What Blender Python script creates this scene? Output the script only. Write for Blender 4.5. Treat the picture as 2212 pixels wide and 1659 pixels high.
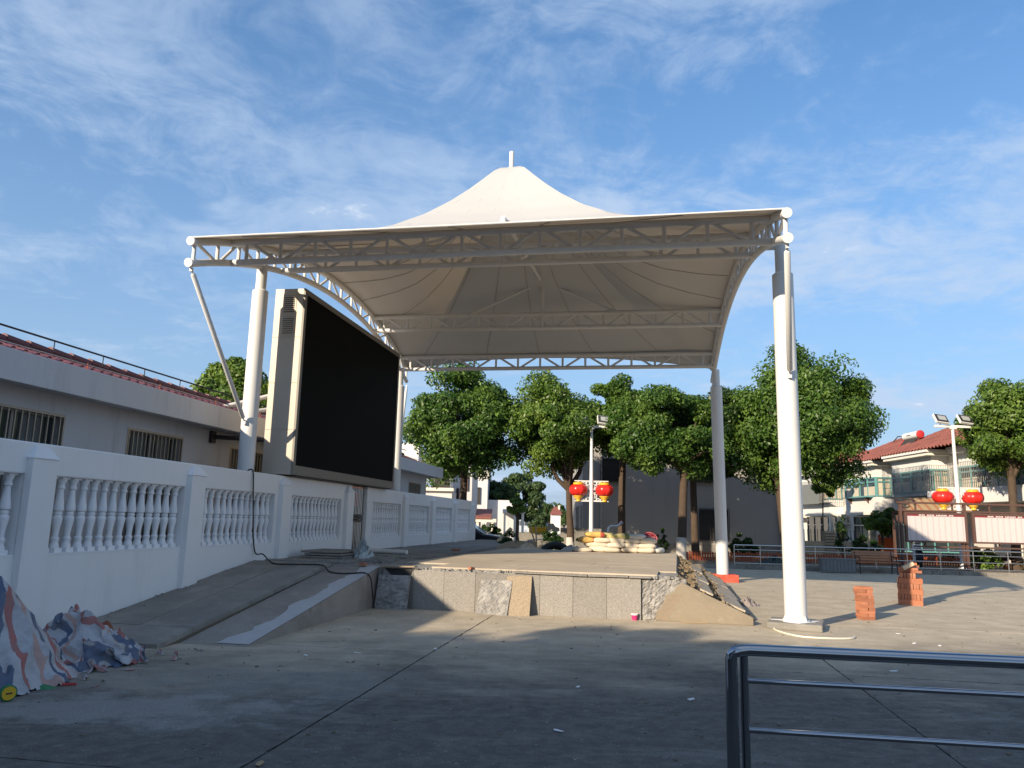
import bpy, math, random
import numpy as np
from mathutils import Matrix, Vector

# ---------------------------------------------------------------- scene reset
for o in list(bpy.data.objects):
    bpy.data.objects.remove(o, do_unlink=True)
scene = bpy.context.scene
COL = scene.collection
rnd = random.Random(7)
R = math.radians

# ---------------------------------------------------------------- camera
FPX, PITCH, ROLL, EYE = 1661.0, R(10.1), R(1.38), 1.65      # focal length in pixels of a 2212 px wide picture
_F = np.array([0, math.cos(PITCH), math.sin(PITCH)])
_U0 = np.array([0, -math.sin(PITCH), math.cos(PITCH)])
_R0 = np.array([1.0, 0, 0])
_U = math.cos(ROLL) * _U0 - math.sin(ROLL) * _R0
_R = math.cos(ROLL) * _R0 + math.sin(ROLL) * _U0
_C = np.array([0, 0, EYE])
cam_data = bpy.data.cameras.new('camera')
cam = bpy.data.objects.new('camera', cam_data)
COL.objects.link(cam)
cam_data.sensor_fit = 'HORIZONTAL'
cam_data.sensor_width = 36.0
cam_data.lens = FPX / 2212.0 * 36.0
cam_data.clip_end = 3000
cam_data.clip_start = 0.05
cam.matrix_world = Matrix(((_R[0], _U[0], -_F[0], 0), (_R[1], _U[1], -_F[1], 0), (_R[2], _U[2], -_F[2], EYE), (0, 0, 0, 1)))
scene.camera = cam

# ---------------------------------------------------------------- light
SUN_EL = R(20.8)
SUN_AZ = (-0.67, -0.742)                       # horizontal direction towards the sun
sun_dir = Vector((SUN_AZ[0] * math.cos(SUN_EL), SUN_AZ[1] * math.cos(SUN_EL), math.sin(SUN_EL))).normalized()
sd = bpy.data.lights.new('sun', 'SUN')
sd.energy = 3.9
sd.angle = R(0.6)
sd.color = (1.0, 0.84, 0.63)
sun = bpy.data.objects.new('sun', sd)
COL.objects.link(sun)
sun.location = (-20, -22, 20)
sun.rotation_euler = sun_dir.to_track_quat('Z', 'Y').to_euler()

world = bpy.data.worlds.new('World')
scene.world = world
world.use_nodes = True
wt = world.node_tree
wt.nodes.clear()
def wn(t, **k):
    n = wt.nodes.new(t)
    for a, b in k.items(): setattr(n, a, b)
    return n
w_out = wn('ShaderNodeOutputWorld'); w_bg = wn('ShaderNodeBackground')
sky = wn('ShaderNodeTexSky', sky_type='NISHITA', sun_disc=False)
sky.sun_elevation = SUN_EL
sky.sun_rotation = math.atan2(SUN_AZ[0], SUN_AZ[1])
sky.air_density = 1.0; sky.dust_density = 0.35; sky.ozone_density = 3.0; sky.altitude = 10
tc = wn('ShaderNodeTexCoord')
sep = wn('ShaderNodeSeparateXYZ')
wt.links.new(tc.outputs['Generated'], sep.inputs[0])
def wmath(op, a, b=None, clamp=False):
    n = wn('ShaderNodeMath', operation=op); n.use_clamp = clamp
    for i, v in enumerate((a, b)):
        if v is None: continue
        if hasattr(v, 'links'): wt.links.new(v, n.inputs[i])
        else: n.inputs[i].default_value = v
    return n.outputs[0]
zc = wmath('MAXIMUM', sep.outputs[2], 0.0)
den = wmath('ADD', zc, 0.18)
cx_ = wmath('DIVIDE', sep.outputs[0], den)
cy_ = wmath('DIVIDE', sep.outputs[1], den)
comb = wn('ShaderNodeCombineXYZ')
wt.links.new(cx_, comb.inputs[0]); wt.links.new(cy_, comb.inputs[1])
mp = wn('ShaderNodeMapping'); mp.inputs['Rotation'].default_value = (0, 0, R(-38)); mp.inputs['Scale'].default_value = (1.0, 1.9, 1.0)
mp.inputs['Location'].default_value = (2.1, 0.6, 0)
wt.links.new(comb.outputs[0], mp.inputs[0])
def wnoise(scale, detail, rough, dist, vec):
    n = wn('ShaderNodeTexNoise'); n.inputs['Scale'].default_value = scale; n.inputs['Detail'].default_value = detail
    n.inputs['Roughness'].default_value = rough; n.inputs['Distortion'].default_value = dist
    wt.links.new(vec, n.inputs['Vector']); return n.outputs['Fac']
n1 = wnoise(0.75, 7, 0.60, 0.5, mp.outputs[0])
n2 = wnoise(3.6, 6, 0.66, 1.0, comb.outputs[0])
n3 = wnoise(0.42, 2, 0.5, 0.0, comb.outputs[0])
def wramp(v, a, b):
    n = wn('ShaderNodeMapRange'); n.interpolation_type = 'SMOOTHSTEP'
    n.inputs['From Min'].default_value = a; n.inputs['From Max'].default_value = b
    wt.links.new(v, n.inputs['Value']); return n.outputs[0]
n4 = wnoise(11.0, 5, 0.62, 0.8, comb.outputs[0])
cl = wmath('ADD', wmath('ADD', wmath('MULTIPLY', n1, 0.54), wmath('MULTIPLY', n2, 0.30)), wmath('MULTIPLY', n4, 0.16))
veil = wmath('MULTIPLY', wramp(cl, 0.43, 0.60), wmath('ADD', wmath('MULTIPLY', wramp(n3, 0.30, 0.60), 0.65), 0.35))
puff = wmath('MULTIPLY', wramp(cl, 0.585, 0.66), wramp(n2, 0.45, 0.62))
hz = wmath('MULTIPLY', wmath('POWER', wmath('SUBTRACT', 1.0, zc, True), 2.0), 0.97)
def wmix(f, a, b):
    m = wn('ShaderNodeMix', data_type='RGBA')
    for i, v in ((0, f), (6, a), (7, b)):
        if hasattr(v, 'links'): wt.links.new(v, m.inputs[i])
        else: m.inputs[i].default_value = v
    return m.outputs[2]
hs = wn('ShaderNodeHueSaturation'); hs.inputs['Saturation'].default_value = 1.22; hs.inputs['Value'].default_value = 0.80
wt.links.new(sky.outputs[0], hs.inputs['Color'])
HAZE_BLUE, VEIL_COL, PUFF_COL = (1.36, 1.85, 2.60, 1), (2.10, 2.62, 3.42, 1), (3.1, 3.4, 3.85, 1)
skyc = wmix(hz, hs.outputs[0], HAZE_BLUE)
skyc = wmix(wmath('MULTIPLY', veil, 0.92), skyc, VEIL_COL)
skyc = wmix(wmath('MULTIPLY', puff, 0.7), skyc, PUFF_COL)
wt.links.new(skyc, w_bg.inputs['Color'])
w_bg.inputs['Strength'].default_value = 0.132
wt.links.new(w_bg.outputs[0], w_out.inputs['Surface'])

scene.render.engine = 'CYCLES'
scene.view_settings.view_transform = 'Standard'
scene.view_settings.look = 'None'
scene.view_settings.exposure = 1.0
scene.view_settings.gamma = 1.0
scene.view_settings.use_curve_mapping = False

# ---------------------------------------------------------------- pixel to place (2212 x 1659 picture)
def ray(x, y): return _F + (x - 1106) / FPX * _R - (y - 829.5) / FPX * _U
def on_z(x, y, z=0.0):
    d = ray(x, y); return Vector(_C + (z - EYE) / d[2] * d)
def on_y(x, y, Y):
    d = ray(x, y); return Vector(_C + Y / d[1] * d)

# wall frame: x = distance from the boundary wall's face towards the plaza, y = along the wall away from the camera
WA = R(9.8)
TW = Matrix.Translation((-5.7, 11.16, 0)) @ Matrix.Rotation(-WA, 4, 'Z')
TWi = TW.inverted()
def WP(o, s, z): return TW @ Vector((o, s, z))
def on_wall(x, y, o):
    """pixel on the vertical plane at distance o from the wall face -> (s, z)"""
    n = (TW.to_3x3() @ Vector((1, 0, 0))); p0 = WP(o, 0, 0); d = Vector(ray(x, y)); c = Vector(_C)
    p = TWi @ (c + d * ((p0 - c).dot(n) / d.dot(n))); return p.y, p.z

# ---------------------------------------------------------------- mesh building
class MB:
    def __init__(s, T=None):
        s.v = []; s.f = []; s.T = T
    def add(s, vs, fs):
        b = len(s.v)
        for p in vs:
            p = Vector(p); s.v.append(s.T @ p if s.T is not None else p)
        s.f.extend([tuple(b + i for i in f) for f in fs])
        return s
    def box(s, c, d, rz=0.0, M=None):
        hx, hy, hz = d[0] / 2, d[1] / 2, d[2] / 2
        m = Matrix.Translation(c) @ (M if M is not None else Matrix.Rotation(rz, 4, 'Z'))
        vs = [m @ Vector((x * hx, y * hy, z * hz)) for z in (-1, 1) for x, y in ((-1, -1), (1, -1), (1, 1), (-1, 1))]
        return s.add(vs, [(3, 2, 1, 0), (4, 5, 6, 7), (0, 1, 5, 4), (1, 2, 6, 5), (2, 3, 7, 6), (3, 0, 4, 7)])
    def bb(s, x0, x1, y0, y1, z0, z1):
        return s.box(((x0 + x1) / 2, (y0 + y1) / 2, (z0 + z1) / 2), (x1 - x0, y1 - y0, z1 - z0))
    def tube(s, pts, r, n=10, cap=True):
        pts = [Vector(p) for p in pts]; m = len(pts)
        rs = r if isinstance(r, (list, tuple)) else [r] * m
        t0 = (pts[1] - pts[0]).normalized()
        up = Vector((0, 0, 1)) if abs(t0.z) < 0.9 else Vector((1, 0, 0))
        a = t0.cross(up).normalized()
        vs = []; prev = t0
        for i, p in enumerate(pts):
            t = (pts[min(i + 1, m - 1)] - pts[max(i - 1, 0)])
            t = t.normalized() if t.length > 1e-9 else prev
            q = prev.rotation_difference(t); a = (q @ a); a = (a - t * a.dot(t)).normalized(); prev = t
            b = t.cross(a)
            for k in range(n):
                an = 2 * math.pi * k / n
                vs.append(p + (a * math.cos(an) + b * math.sin(an)) * rs[i])
        fs = []
        for i in range(m - 1):
            for k in range(n):
                k2 = (k + 1) % n
                fs.append((i * n + k, i * n + k2, (i + 1) * n + k2, (i + 1) * n + k))
        if cap:
            fs.append(tuple(reversed(range(n)))); fs.append(tuple((m - 1) * n + k for k in range(n)))
        return s.add(vs, fs)
    def lathe(s, prof, c=(0, 0, 0), n=16, ribs=0, depth=0.0):
        c = Vector(c); vs = []; m = len(prof)
        for r, z in prof:
            for k in range(n):
                an = 2 * math.pi * k / n
                rr = r * (1 - depth * abs(math.sin(an * ribs / 2)) ** 0.5 * 0 - depth * (1 - abs(math.sin(an * ribs / 2)) ** 0.6)) if ribs else r
                vs.append(c + Vector((rr * math.cos(an), rr * math.sin(an), z)))
        fs = [(i * n + k, i * n + (k + 1) % n, (i + 1) * n + (k + 1) % n, (i + 1) * n + k) for i in range(m - 1) for k in range(n)]
        fs.append(tuple(reversed(range(n)))); fs.append(tuple((m - 1) * n + k for k in range(n)))
        return s.add(vs, fs)
    def extrude(s, poly, vec):
        poly = [Vector(p) for p in poly]; vec = Vector(vec); n = len(poly)
        nrm = Vector((0, 0, 0))
        for i in range(n): nrm += poly[i].cross(poly[(i + 1) % n])
        if nrm.dot(vec) < 0: poly.reverse()
        vs = poly + [p + vec for p in poly]
        fs = [tuple(reversed(range(n))), tuple(range(n, 2 * n))]
        fs += [(i, (i + 1) % n, n + (i + 1) % n, n + i) for i in range(n)]
        return s.add(vs, fs)
    def grid(s, fn, nu, nv, closed=False):
        vs = [fn(i / nu, j / nv) for j in range(nv + 1) for i in range(nu + (0 if closed else 1))]
        w = nu if closed else nu + 1
        fs = []
        for j in range(nv):
            for i in range(nu):
                i2 = (i + 1) % w if closed else i + 1
                fs.append((j * w + i, j * w + i2, (j + 1) * w + i2, (j + 1) * w + i))
        return s.add(vs, fs)
    def mesh(s, name, mat, smooth=False, center=True):
        lo = Vector((min(p.x for p in s.v), min(p.y for p in s.v), min(p.z for p in s.v)))
        hi = Vector((max(p.x for p in s.v), max(p.y for p in s.v), max(p.z for p in s.v)))
        c = Vector(((lo.x + hi.x) / 2, (lo.y + hi.y) / 2, lo.z)) if center else Vector((0, 0, 0))
        me = bpy.data.meshes.new(name)
        me.from_pydata([p - c for p in s.v], [], s.f)
        if smooth:
            me.polygons.foreach_set('use_smooth', [True] * len(me.polygons))
            try: me.set_sharp_from_angle(angle=R(40))
            except Exception: pass
        me.materials.append(mat); me.update()
        return me, c
    def build(s, name, mat, parent=None, smooth=False, bevel=0.0, label=None):
        me, c = s.mesh(name, mat, smooth)
        o = bpy.data.objects.new(name, me); COL.objects.link(o); o.location = c
        if parent is not None: adopt(o, parent)
        if bevel:
            b = o.modifiers.new('bevel', 'BEVEL'); b.width = bevel; b.segments = 2; b.limit_method = 'ANGLE'; b.angle_limit = R(35)
        if label: o['label'] = label
        return o

def base_of(o):
    m = Matrix.Translation(o.location) @ o.rotation_euler.to_matrix().to_4x4()
    m = m @ Matrix.Diagonal((o.scale.x, o.scale.y, o.scale.z, 1))
    if o.parent is not None: m = base_of(o.parent) @ o.matrix_parent_inverse @ m
    return m
def adopt(o, parent):
    o.parent = parent; o.matrix_parent_inverse = base_of(parent).inverted()
def tag(o, label, cat, group=None):
    o['label'] = label; o['category'] = cat
    if group: o['group'] = group
    return o
def thing(name, loc, label, cat, group=None):
    o = bpy.data.objects.new(name, None); COL.objects.link(o); o.location = loc; o.empty_display_size = 0.2
    return tag(o, label, cat, group)
def struct(o):
    o['kind'] = 'structure'; return o
def inst(me, name, M, parent=None):
    o = bpy.data.objects.new(name, me); COL.objects.link(o)
    loc, rot, sc = M.decompose(); o.location = loc; o.rotation_euler = rot.to_euler(); o.scale = sc
    if parent is not None: adopt(o, parent)
    return o
def copy_thing(root, M):
    """copy of a thing with its parts and sub-parts, moved by matrix M"""
    def cp(o, par):
        c = o.copy(); COL.objects.link(c)
        if par is not None:
            c.parent = par
        for ch in kids.get(o.name, []): cp(ch, c)
        return c
    kids = {}
    for o in bpy.data.objects:
        if o.parent: kids.setdefault(o.parent.name, []).append(o)
    r = cp(root, None)
    m = M @ base_of(root); loc, rot, sc = m.decompose(); r.location = loc; r.rotation_euler = rot.to_euler(); r.scale = sc
    return r

# ---------------------------------------------------------------- materials
def srgb(r, g, b):
    f = lambda c: (c / 255.0 / 12.92) if c <= 10 else ((c / 255.0 + 0.055) / 1.055) ** 2.4
    return (f(r), f(g), f(b))
class NT:
    def __init__(s, name, pos=False):
        s.m = bpy.data.materials.new(name); s.m.use_nodes = True; s.t = s.m.node_tree
        s.b = s.t.nodes['Principled BSDF']; s.out = s.t.nodes['Material Output']
        s.tc = s.t.nodes.new('ShaderNodeTexCoord')
        s.co = s.t.nodes.new('ShaderNodeNewGeometry').outputs['Position'] if pos else s.tc.outputs['Object']
    def n(s, t, **k):
        x = s.t.nodes.new(t)
        for a, b in k.items(): setattr(x, a, b)
        return x
    def l(s, a, b): s.t.links.new(a, b)
    def mapped(s, scale=(1, 1, 1), rot=(0, 0, 0)):
        m = s.n('ShaderNodeMapping'); m.inputs['Scale'].default_value = scale; m.inputs['Rotation'].default_value = rot
        s.l(s.co, m.inputs[0]); return m.outputs[0]
    def noise(s, scale, detail=5, rough=0.6, vec=None, dist=0.0):
        x = s.n('ShaderNodeTexNoise'); x.inputs['Scale'].default_value = scale; x.inputs['Detail'].default_value = detail
        x.inputs['Roughness'].default_value = rough; x.inputs['Distortion'].default_value = dist
        s.l(vec if vec is not None else s.co, x.inputs['Vector']); return x.outputs['Fac']
    def ramp(s, v, a, b, lo=0.0, hi=1.0):
        x = s.n('ShaderNodeMapRange'); x.interpolation_type = 'SMOOTHSTEP'
        x.inputs['From Min'].default_value = a; x.inputs['From Max'].default_value = b
        x.inputs['To Min'].default_value = lo; x.inputs['To Max'].default_value = hi
        s.l(v, x.inputs['Value']); return x.outputs[0]
    def mix(s, f, a, b, mode='MIX'):
        x = s.n('ShaderNodeMix', data_type='RGBA', blend_type=mode)
        for i, v in ((0, f), (6, a), (7, b)):
            if hasattr(v, 'links'): s.l(v, x.inputs[i])
            elif i == 0: x.inputs[0].default_value = v
            else: x.inputs[i].default_value = (*v[:3], 1)
        return x.outputs[2]
    def math(s, op, a, b=0.0, clamp=False):
        x = s.n('ShaderNodeMath', operation=op); x.use_clamp = clamp
        for i, v in ((0, a), (1, b)):
            if hasattr(v, 'links'): s.l(v, x.inputs[i])
            else: x.inputs[i].default_value = v
        return x.outputs[0]
    def bump(s, v, strength, dist=0.02):
        x = s.n('ShaderNodeBump'); x.inputs['Strength'].default_value = strength; x.inputs['Distance'].default_value = dist
        s.l(v, x.inputs['Height']); s.l(x.outputs[0], s.b.inputs['Normal']); return x
    def color(s, c):
        if hasattr(c, 'links'): s.l(c, s.b.inputs['Base Color'])
        else: s.b.inputs['Base Color'].default_value = (*c[:3], 1)
    def set(s, rough=0.8, metal=0.0, spec=0.4):
        s.b.inputs['Roughness'].default_value = rough; s.b.inputs['Metallic'].default_value = metal
        s.b.inputs['Specular IOR Level'].default_value = spec
def mul(c, k): return tuple(min(1, x * k) for x in c[:3])
def plain(name, c, rough=0.7, var=0.12, scale=3.0, bump=0.0, metal=0.0, spec=0.4, bscale=40.0, dirt=None, rand=0.0):
    """surface with soft colour variation, optional dirt colour in large blotches and fine relief"""
    t = NT(name); v = t.noise(scale, 6, 0.62)
    col = t.mix(v, mul(c, 1 - var), mul(c, 1 + var))
    if dirt is not None:
        d = t.ramp(t.noise(scale * 0.45, 7, 0.68, dist=0.6), 0.50, 0.72)
        col = t.mix(t.math('MULTIPLY', d, 0.75), col, dirt)
    if rand:
        oi = t.n('ShaderNodeObjectInfo'); h = t.n('ShaderNodeHueSaturation')
        t.l(t.math('ADD', t.math('MULTIPLY', oi.outputs['Random'], 2 * rand), 1 - rand), h.inputs['Value']); t.l(col, h.inputs['Color']); col = h.outputs[0]
    t.color(col); t.set(rough, metal, spec)
    if bump: t.bump(t.noise(bscale, 4, 0.6), bump)
    return t.m

MAT = {}
def concrete(name, base, dark, light, sc=0.35):
    t = NT(name, True)
    a = t.noise(sc, 8, 0.66, dist=0.5); b = t.noise(sc * 5, 8, 0.7); c = t.noise(55, 3, 0.7)
    col = t.mix(t.ramp(a, 0.36, 0.66), dark, base)
    col = t.mix(t.math('MULTIPLY', t.ramp(b, 0.52, 0.74), 0.55), col, light)
    d = t.noise(sc * 1.7, 9, 0.72, vec=t.mapped((1.0, 0.42, 1.0), (0, 0, 0.5)), dist=1.2)
    col = t.mix(t.math('MULTIPLY', t.ramp(d, 0.58, 0.66), 0.35), col, light)
    col = t.mix(t.math('MULTIPLY', t.ramp(t.noise(sc * 9, 5, 0.7), 0.60, 0.70), 0.40), col, dark)
    col = t.mix(t.math('MULTIPLY', t.ramp(c, 0.35, 0.75), 0.30), col, mul(dark, 0.75))
    col = t.mix(t.math('MULTIPLY', t.ramp(t.noise(26, 2, 0.5), 0.70, 0.74), 0.7), col, mul(light, 1.25))
    t.color(col); t.set(0.88, 0, 0.25)
    t.bump(t.math('ADD', t.math('MULTIPLY', c, 0.5), b), 0.35, 0.012)
    return t.m
def plaza():
    """old concrete: tan towards the stage, darker on the near side, pale cement spills"""
    t = NT('plaza_concrete', True)
    p = t.n('ShaderNodeSeparateXYZ'); t.l(t.co, p.inputs[0])
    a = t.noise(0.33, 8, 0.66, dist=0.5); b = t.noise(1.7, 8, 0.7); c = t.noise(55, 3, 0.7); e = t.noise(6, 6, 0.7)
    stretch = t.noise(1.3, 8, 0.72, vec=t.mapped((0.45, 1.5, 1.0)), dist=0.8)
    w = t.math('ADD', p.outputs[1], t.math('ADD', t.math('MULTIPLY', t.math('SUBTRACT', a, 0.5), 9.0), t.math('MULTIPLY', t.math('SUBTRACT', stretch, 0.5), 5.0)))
    far_mix = t.ramp(t.math('SUBTRACT', w, t.math('MULTIPLY', p.outputs[0], 0.10)), 7.0, 12.2)  # darker near side to tan far side, edge broken up by noise
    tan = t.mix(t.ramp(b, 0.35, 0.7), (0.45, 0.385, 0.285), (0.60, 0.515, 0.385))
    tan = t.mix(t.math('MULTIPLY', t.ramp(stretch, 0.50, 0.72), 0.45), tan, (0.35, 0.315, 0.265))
    near_tone = t.mix(t.ramp(e, 0.35, 0.65), (0.105, 0.095, 0.083), (0.165, 0.150, 0.131))
    near_tone = t.mix(t.math('MULTIPLY', t.ramp(stretch, 0.52, 0.68), 0.55), near_tone, (0.25, 0.235, 0.21))
    near_tone = t.mix(t.math('MULTIPLY', t.ramp(t.noise(9, 5, 0.75), 0.60, 0.66), 0.55), near_tone, (0.27, 0.255, 0.235))
    col = t.mix(far_mix, near_tone, tan)
    for cx, cy, ra, rb, am in ((-3.3, 6.9, 1.9, 0.62, 0.62), (-2.4, 8.2, 1.8, 0.8, 0.35), (-0.3, 11.3, 1.3, 0.45, 0.4), (1.6, 10.6, 1.0, 0.3, 0.25)):
        dx = t.math('DIVIDE', t.math('SUBTRACT', p.outputs[0], cx), ra); dy = t.math('DIVIDE', t.math('SUBTRACT', p.outputs[1], cy), rb)
        d2 = t.math('ADD', t.math('MULTIPLY', dx, dx), t.math('MULTIPLY', dy, dy))
        d2 = t.math('ADD', d2, t.math('ADD', t.math('MULTIPLY', t.math('SUBTRACT', b, 0.5), 5.0), t.math('MULTIPLY', t.math('SUBTRACT', stretch, 0.5), 4.0)))
        col = t.mix(t.math('MULTIPLY', t.ramp(d2, 1.3, 0.1), am), col, (0.36, 0.345, 0.315))
    col = t.mix(t.math('MULTIPLY', t.ramp(c, 0.40, 0.62), 0.55), col, t.mix(0.6, col, (0.05, 0.045, 0.04)))
    col = t.mix(t.math('MULTIPLY', t.ramp(t.noise(26, 2, 0.5), 0.70, 0.74), 0.6), col, (0.52, 0.49, 0.44))
    col = t.mix(t.math('MULTIPLY', t.ramp(t.noise(2.6, 9, 0.75, dist=1.5), 0.62, 0.72), 0.35), col, (0.16, 0.14, 0.12))
    t.color(col); t.set(0.88, 0, 0.25)
    t.bump(t.math('ADD', t.math('MULTIPLY', c, 0.5), b), 0.4, 0.012)
    return t.m
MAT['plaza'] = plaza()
MAT['ramp'] = concrete('ramp_concrete', (0.33, 0.30, 0.26), (0.24, 0.21, 0.18), (0.42, 0.39, 0.35), 0.6)
MAT['deck'] = concrete('stage_deck', (0.52, 0.445, 0.345), (0.43, 0.365, 0.28), (0.60, 0.52, 0.415), 0.5)
MAT['plaster'] = concrete('cement_plaster', (0.27, 0.225, 0.165), (0.20, 0.17, 0.13), (0.33, 0.28, 0.215), 0.9)
MAT['block'] = concrete('footing_concrete', (0.30, 0.28, 0.25), (0.20, 0.19, 0.17), (0.38, 0.36, 0.33), 1.5)
MAT['kerb'] = concrete('kerb_concrete', (0.27, 0.25, 0.22), (0.17, 0.16, 0.14), (0.36, 0.33, 0.30), 1.0)
MAT['pavement'] = concrete('paving_tile', (0.31, 0.285, 0.25), (0.22, 0.205, 0.18), (0.39, 0.36, 0.32), 0.8)
MAT['earth'] = plain('bare_earth', (0.16, 0.125, 0.085), 0.95, 0.35, 2.0, 0.6, bscale=14, dirt=(0.07, 0.065, 0.04))
MAT['soil'] = plain('dug_soil', (0.22, 0.165, 0.10), 0.97, 0.45, 9.0, 0.9, bscale=30)
MAT['sand'] = plain('sand_heap', (0.34, 0.27, 0.18), 0.95, 0.2, 6.0, 0.5, bscale=60)
def whitewall(name, c, streak=(0.50, 0.49, 0.47), amt=0.4):
    t = NT(name)
    a = t.noise(0.9, 6, 0.65); s = t.noise(2.4, 6, 0.7, vec=t.mapped((1, 1, 0.14)))
    g = t.noise(7, 5, 0.7)
    col = t.mix(a, mul(c, 0.93), mul(c, 1.04))
    col = t.mix(t.math('MULTIPLY', t.ramp(s, 0.52, 0.78), amt), col, streak)
    col = t.mix(t.math('MULTIPLY', t.ramp(g, 0.66, 0.70), 0.25), col, mul(c, 1.12))
    t.color(col); t.set(0.85, 0, 0.25); t.bump(t.noise(70, 3, 0.6), 0.12, 0.01)
    return t.m
MAT['wall'] = whitewall('boundary_wall_paint', (0.81, 0.80, 0.78), (0.64, 0.63, 0.605), 0.55)
MAT['baluster'] = whitewall('baluster_paint', (0.80, 0.80, 0.80), (0.66, 0.66, 0.66), 0.45)
MAT['house'] = whitewall('house_paint', (0.60, 0.57, 0.53), (0.46, 0.44, 0.40), 0.45)
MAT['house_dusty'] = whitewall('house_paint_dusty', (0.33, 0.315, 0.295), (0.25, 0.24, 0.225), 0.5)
MAT['house_grey'] = whitewall('house_paint_cool', (0.56, 0.56, 0.57), (0.33, 0.33, 0.33), 0.55)
MAT['house_white'] = whitewall('house_paint_white', (0.68, 0.67, 0.65), (0.52, 0.50, 0.47), 0.5)
MAT['trim'] = whitewall('cream_trim', (0.70, 0.66, 0.58), (0.55, 0.52, 0.45), 0.4)
MAT['steel'] = plain('white_painted_steel', (0.66, 0.655, 0.635), 0.42, 0.04, 1.5, 0, 0, 0.5, dirt=(0.58, 0.57, 0.54))
def membrane():
    t = NT('membrane_fabric')
    w = t.noise(0.8, 5, 0.6)
    t.color(t.mix(w, (0.58, 0.58, 0.57), (0.63, 0.63, 0.62))); t.set(0.5, 0, 0.4)
    tr = t.n('ShaderNodeBsdfTranslucent'); tr.inputs[0].default_value = (0.66, 0.56, 0.43, 1)
    mx = t.n('ShaderNodeMixShader'); mx.inputs[0].default_value = 0.26
    t.l(t.b.outputs[0], mx.inputs[1]); t.l(tr.outputs[0], mx.inputs[2]); t.l(mx.outputs[0], t.out.inputs[0])
    t.bump(t.noise(1.4, 3, 0.5, vec=t.mapped((1, 1, 0.4))), 0.10, 0.05)
    return t.m
MAT['membrane'] = membrane()
MAT['seam'] = plain('welded_seam', (0.42, 0.40, 0.37), 0.7, 0.1)
MAT['cabinet'] = plain('cabinet_panel', (0.46, 0.405, 0.33), 0.45, 0.05, 0.8, 0, 0.0, 0.5, dirt=(0.40, 0.35, 0.285))
MAT['cabinet_trim'] = plain('cabinet_trim', (0.20, 0.185, 0.16), 0.5, 0.1, 2.0)
MAT['screen'] = plain('led_module', (0.006, 0.0066, 0.0064), 0.7, 0.10, 30.0, 0.1, 0, 0.06, 260)
MAT['vent'] = plain('vent_dark', (0.03, 0.03, 0.03), 0.8, 0.1)
MAT['chrome'] = plain('polished_stainless', (0.34, 0.35, 0.37), 0.07, 0.03, 2.0, 0, 1.0)
MAT['brushed'] = plain('brushed_stainless', (0.55, 0.54, 0.52), 0.24, 0.06, 2.0, 0, 1.0)
MAT['pipe'] = plain('galvanised_pipe', (0.50, 0.54, 0.60), 0.30, 0.1, 2.0, 0, 0.9)
def granite(name, base, sp):
    t = NT(name)
    v = t.n('ShaderNodeTexVoronoi'); v.inputs['Scale'].default_value = 90; t.l(t.tc.outputs['Object'], v.inputs['Vector'])
    col = t.mix(t.ramp(t.noise(70, 3, 0.7), 0.38, 0.66), mul(base, 0.62), mul(base, 1.22))
    col = t.mix(t.ramp(v.outputs['Distance'], 0.0, 0.22, 0.5, 0.0), col, sp)
    col = t.mix(t.math('MULTIPLY', t.ramp(t.noise(2.2, 6, 0.7), 0.45, 0.75), 0.45), col, mul(base, 0.72))
    oi = t.n('ShaderNodeObjectInfo'); h = t.n('ShaderNodeHueSaturation')
    t.l(t.math('ADD', t.math('MULTIPLY', oi.outputs['Random'], 0.3), 0.86), h.inputs['Value']); t.l(col, h.inputs['Color'])
    t.color(h.outputs[0]); t.set(0.6, 0, 0.4); return t.m
MAT['granite'] = granite('grey_granite', (0.245, 0.228, 0.205), (0.12, 0.115, 0.11))
MAT['granite_back'] = granite('sawn_granite', (0.34, 0.265, 0.175), (0.36, 0.29, 0.2))
def mortar():
    t = NT('old_mortar')
    a = t.noise(5, 8, 0.72, dist=0.8); b = t.noise(22, 6, 0.7)
    col = t.mix(t.ramp(a, 0.38, 0.62), (0.26, 0.25, 0.235), (0.46, 0.44, 0.41)); col = t.mix(t.ramp(b, 0.4, 0.7, 0, 0.5), col, (0.33, 0.325, 0.32))
    t.color(col); t.set(0.95, 0, 0.2); t.bump(t.math('ADD', a, b), 1.0, 0.05); return t.m
MAT['mortar'] = mortar()
MAT['brick'] = plain('red_brick', (0.40, 0.155, 0.085), 0.9, 0.18, 14, 0.5, bscale=90, dirt=(0.40, 0.20, 0.13), rand=0.22)
MAT['pale_block'] = plain('pale_block', (0.55, 0.46, 0.33), 0.9, 0.12, 10, 0.4, bscale=60)
MAT['red_paint'] = plain('red_footing_paint', (0.62, 0.085, 0.05), 0.75, 0.2, 6, 0.3, dirt=(0.5, 0.16, 0.12))
MAT['roof_dark'] = plain('plum_roof_tile', (0.155, 0.058, 0.066), 0.6, 0.25, 3, 0.1, rand=0.25)
MAT['roof_red'] = plain('red_roof_tile', (0.22, 0.078, 0.060), 0.7, 0.22, 2.5, 0.1, rand=0.18)
MAT['brass'] = plain('aged_window_bars', (0.38, 0.345, 0.29), 0.45, 0.2, 6, 0, 0.5)
MAT['glass'] = plain('dark_window_glass', (0.03, 0.042, 0.045), 0.08, 0.1, 1, 0, 0, 0.6)
MAT['glass_dim'] = plain('dim_room', (0.035, 0.033, 0.03), 0.5, 0.3, 1.5)
MAT['curtain'] = plain('pale_curtain', (0.50, 0.45, 0.36), 0.9, 0.2, 1.2)
MAT['teal'] = plain('teal_window_frame', (0.12, 0.30, 0.30), 0.45, 0.08)
MAT['mesh_grey'] = plain('grey_shade_net', (0.16, 0.17, 0.165), 0.8, 0.2, 3)
MAT['bar_grey'] = plain('grey_bars', (0.36, 0.35, 0.33), 0.45, 0.1, 4, 0, 0.4)
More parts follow.
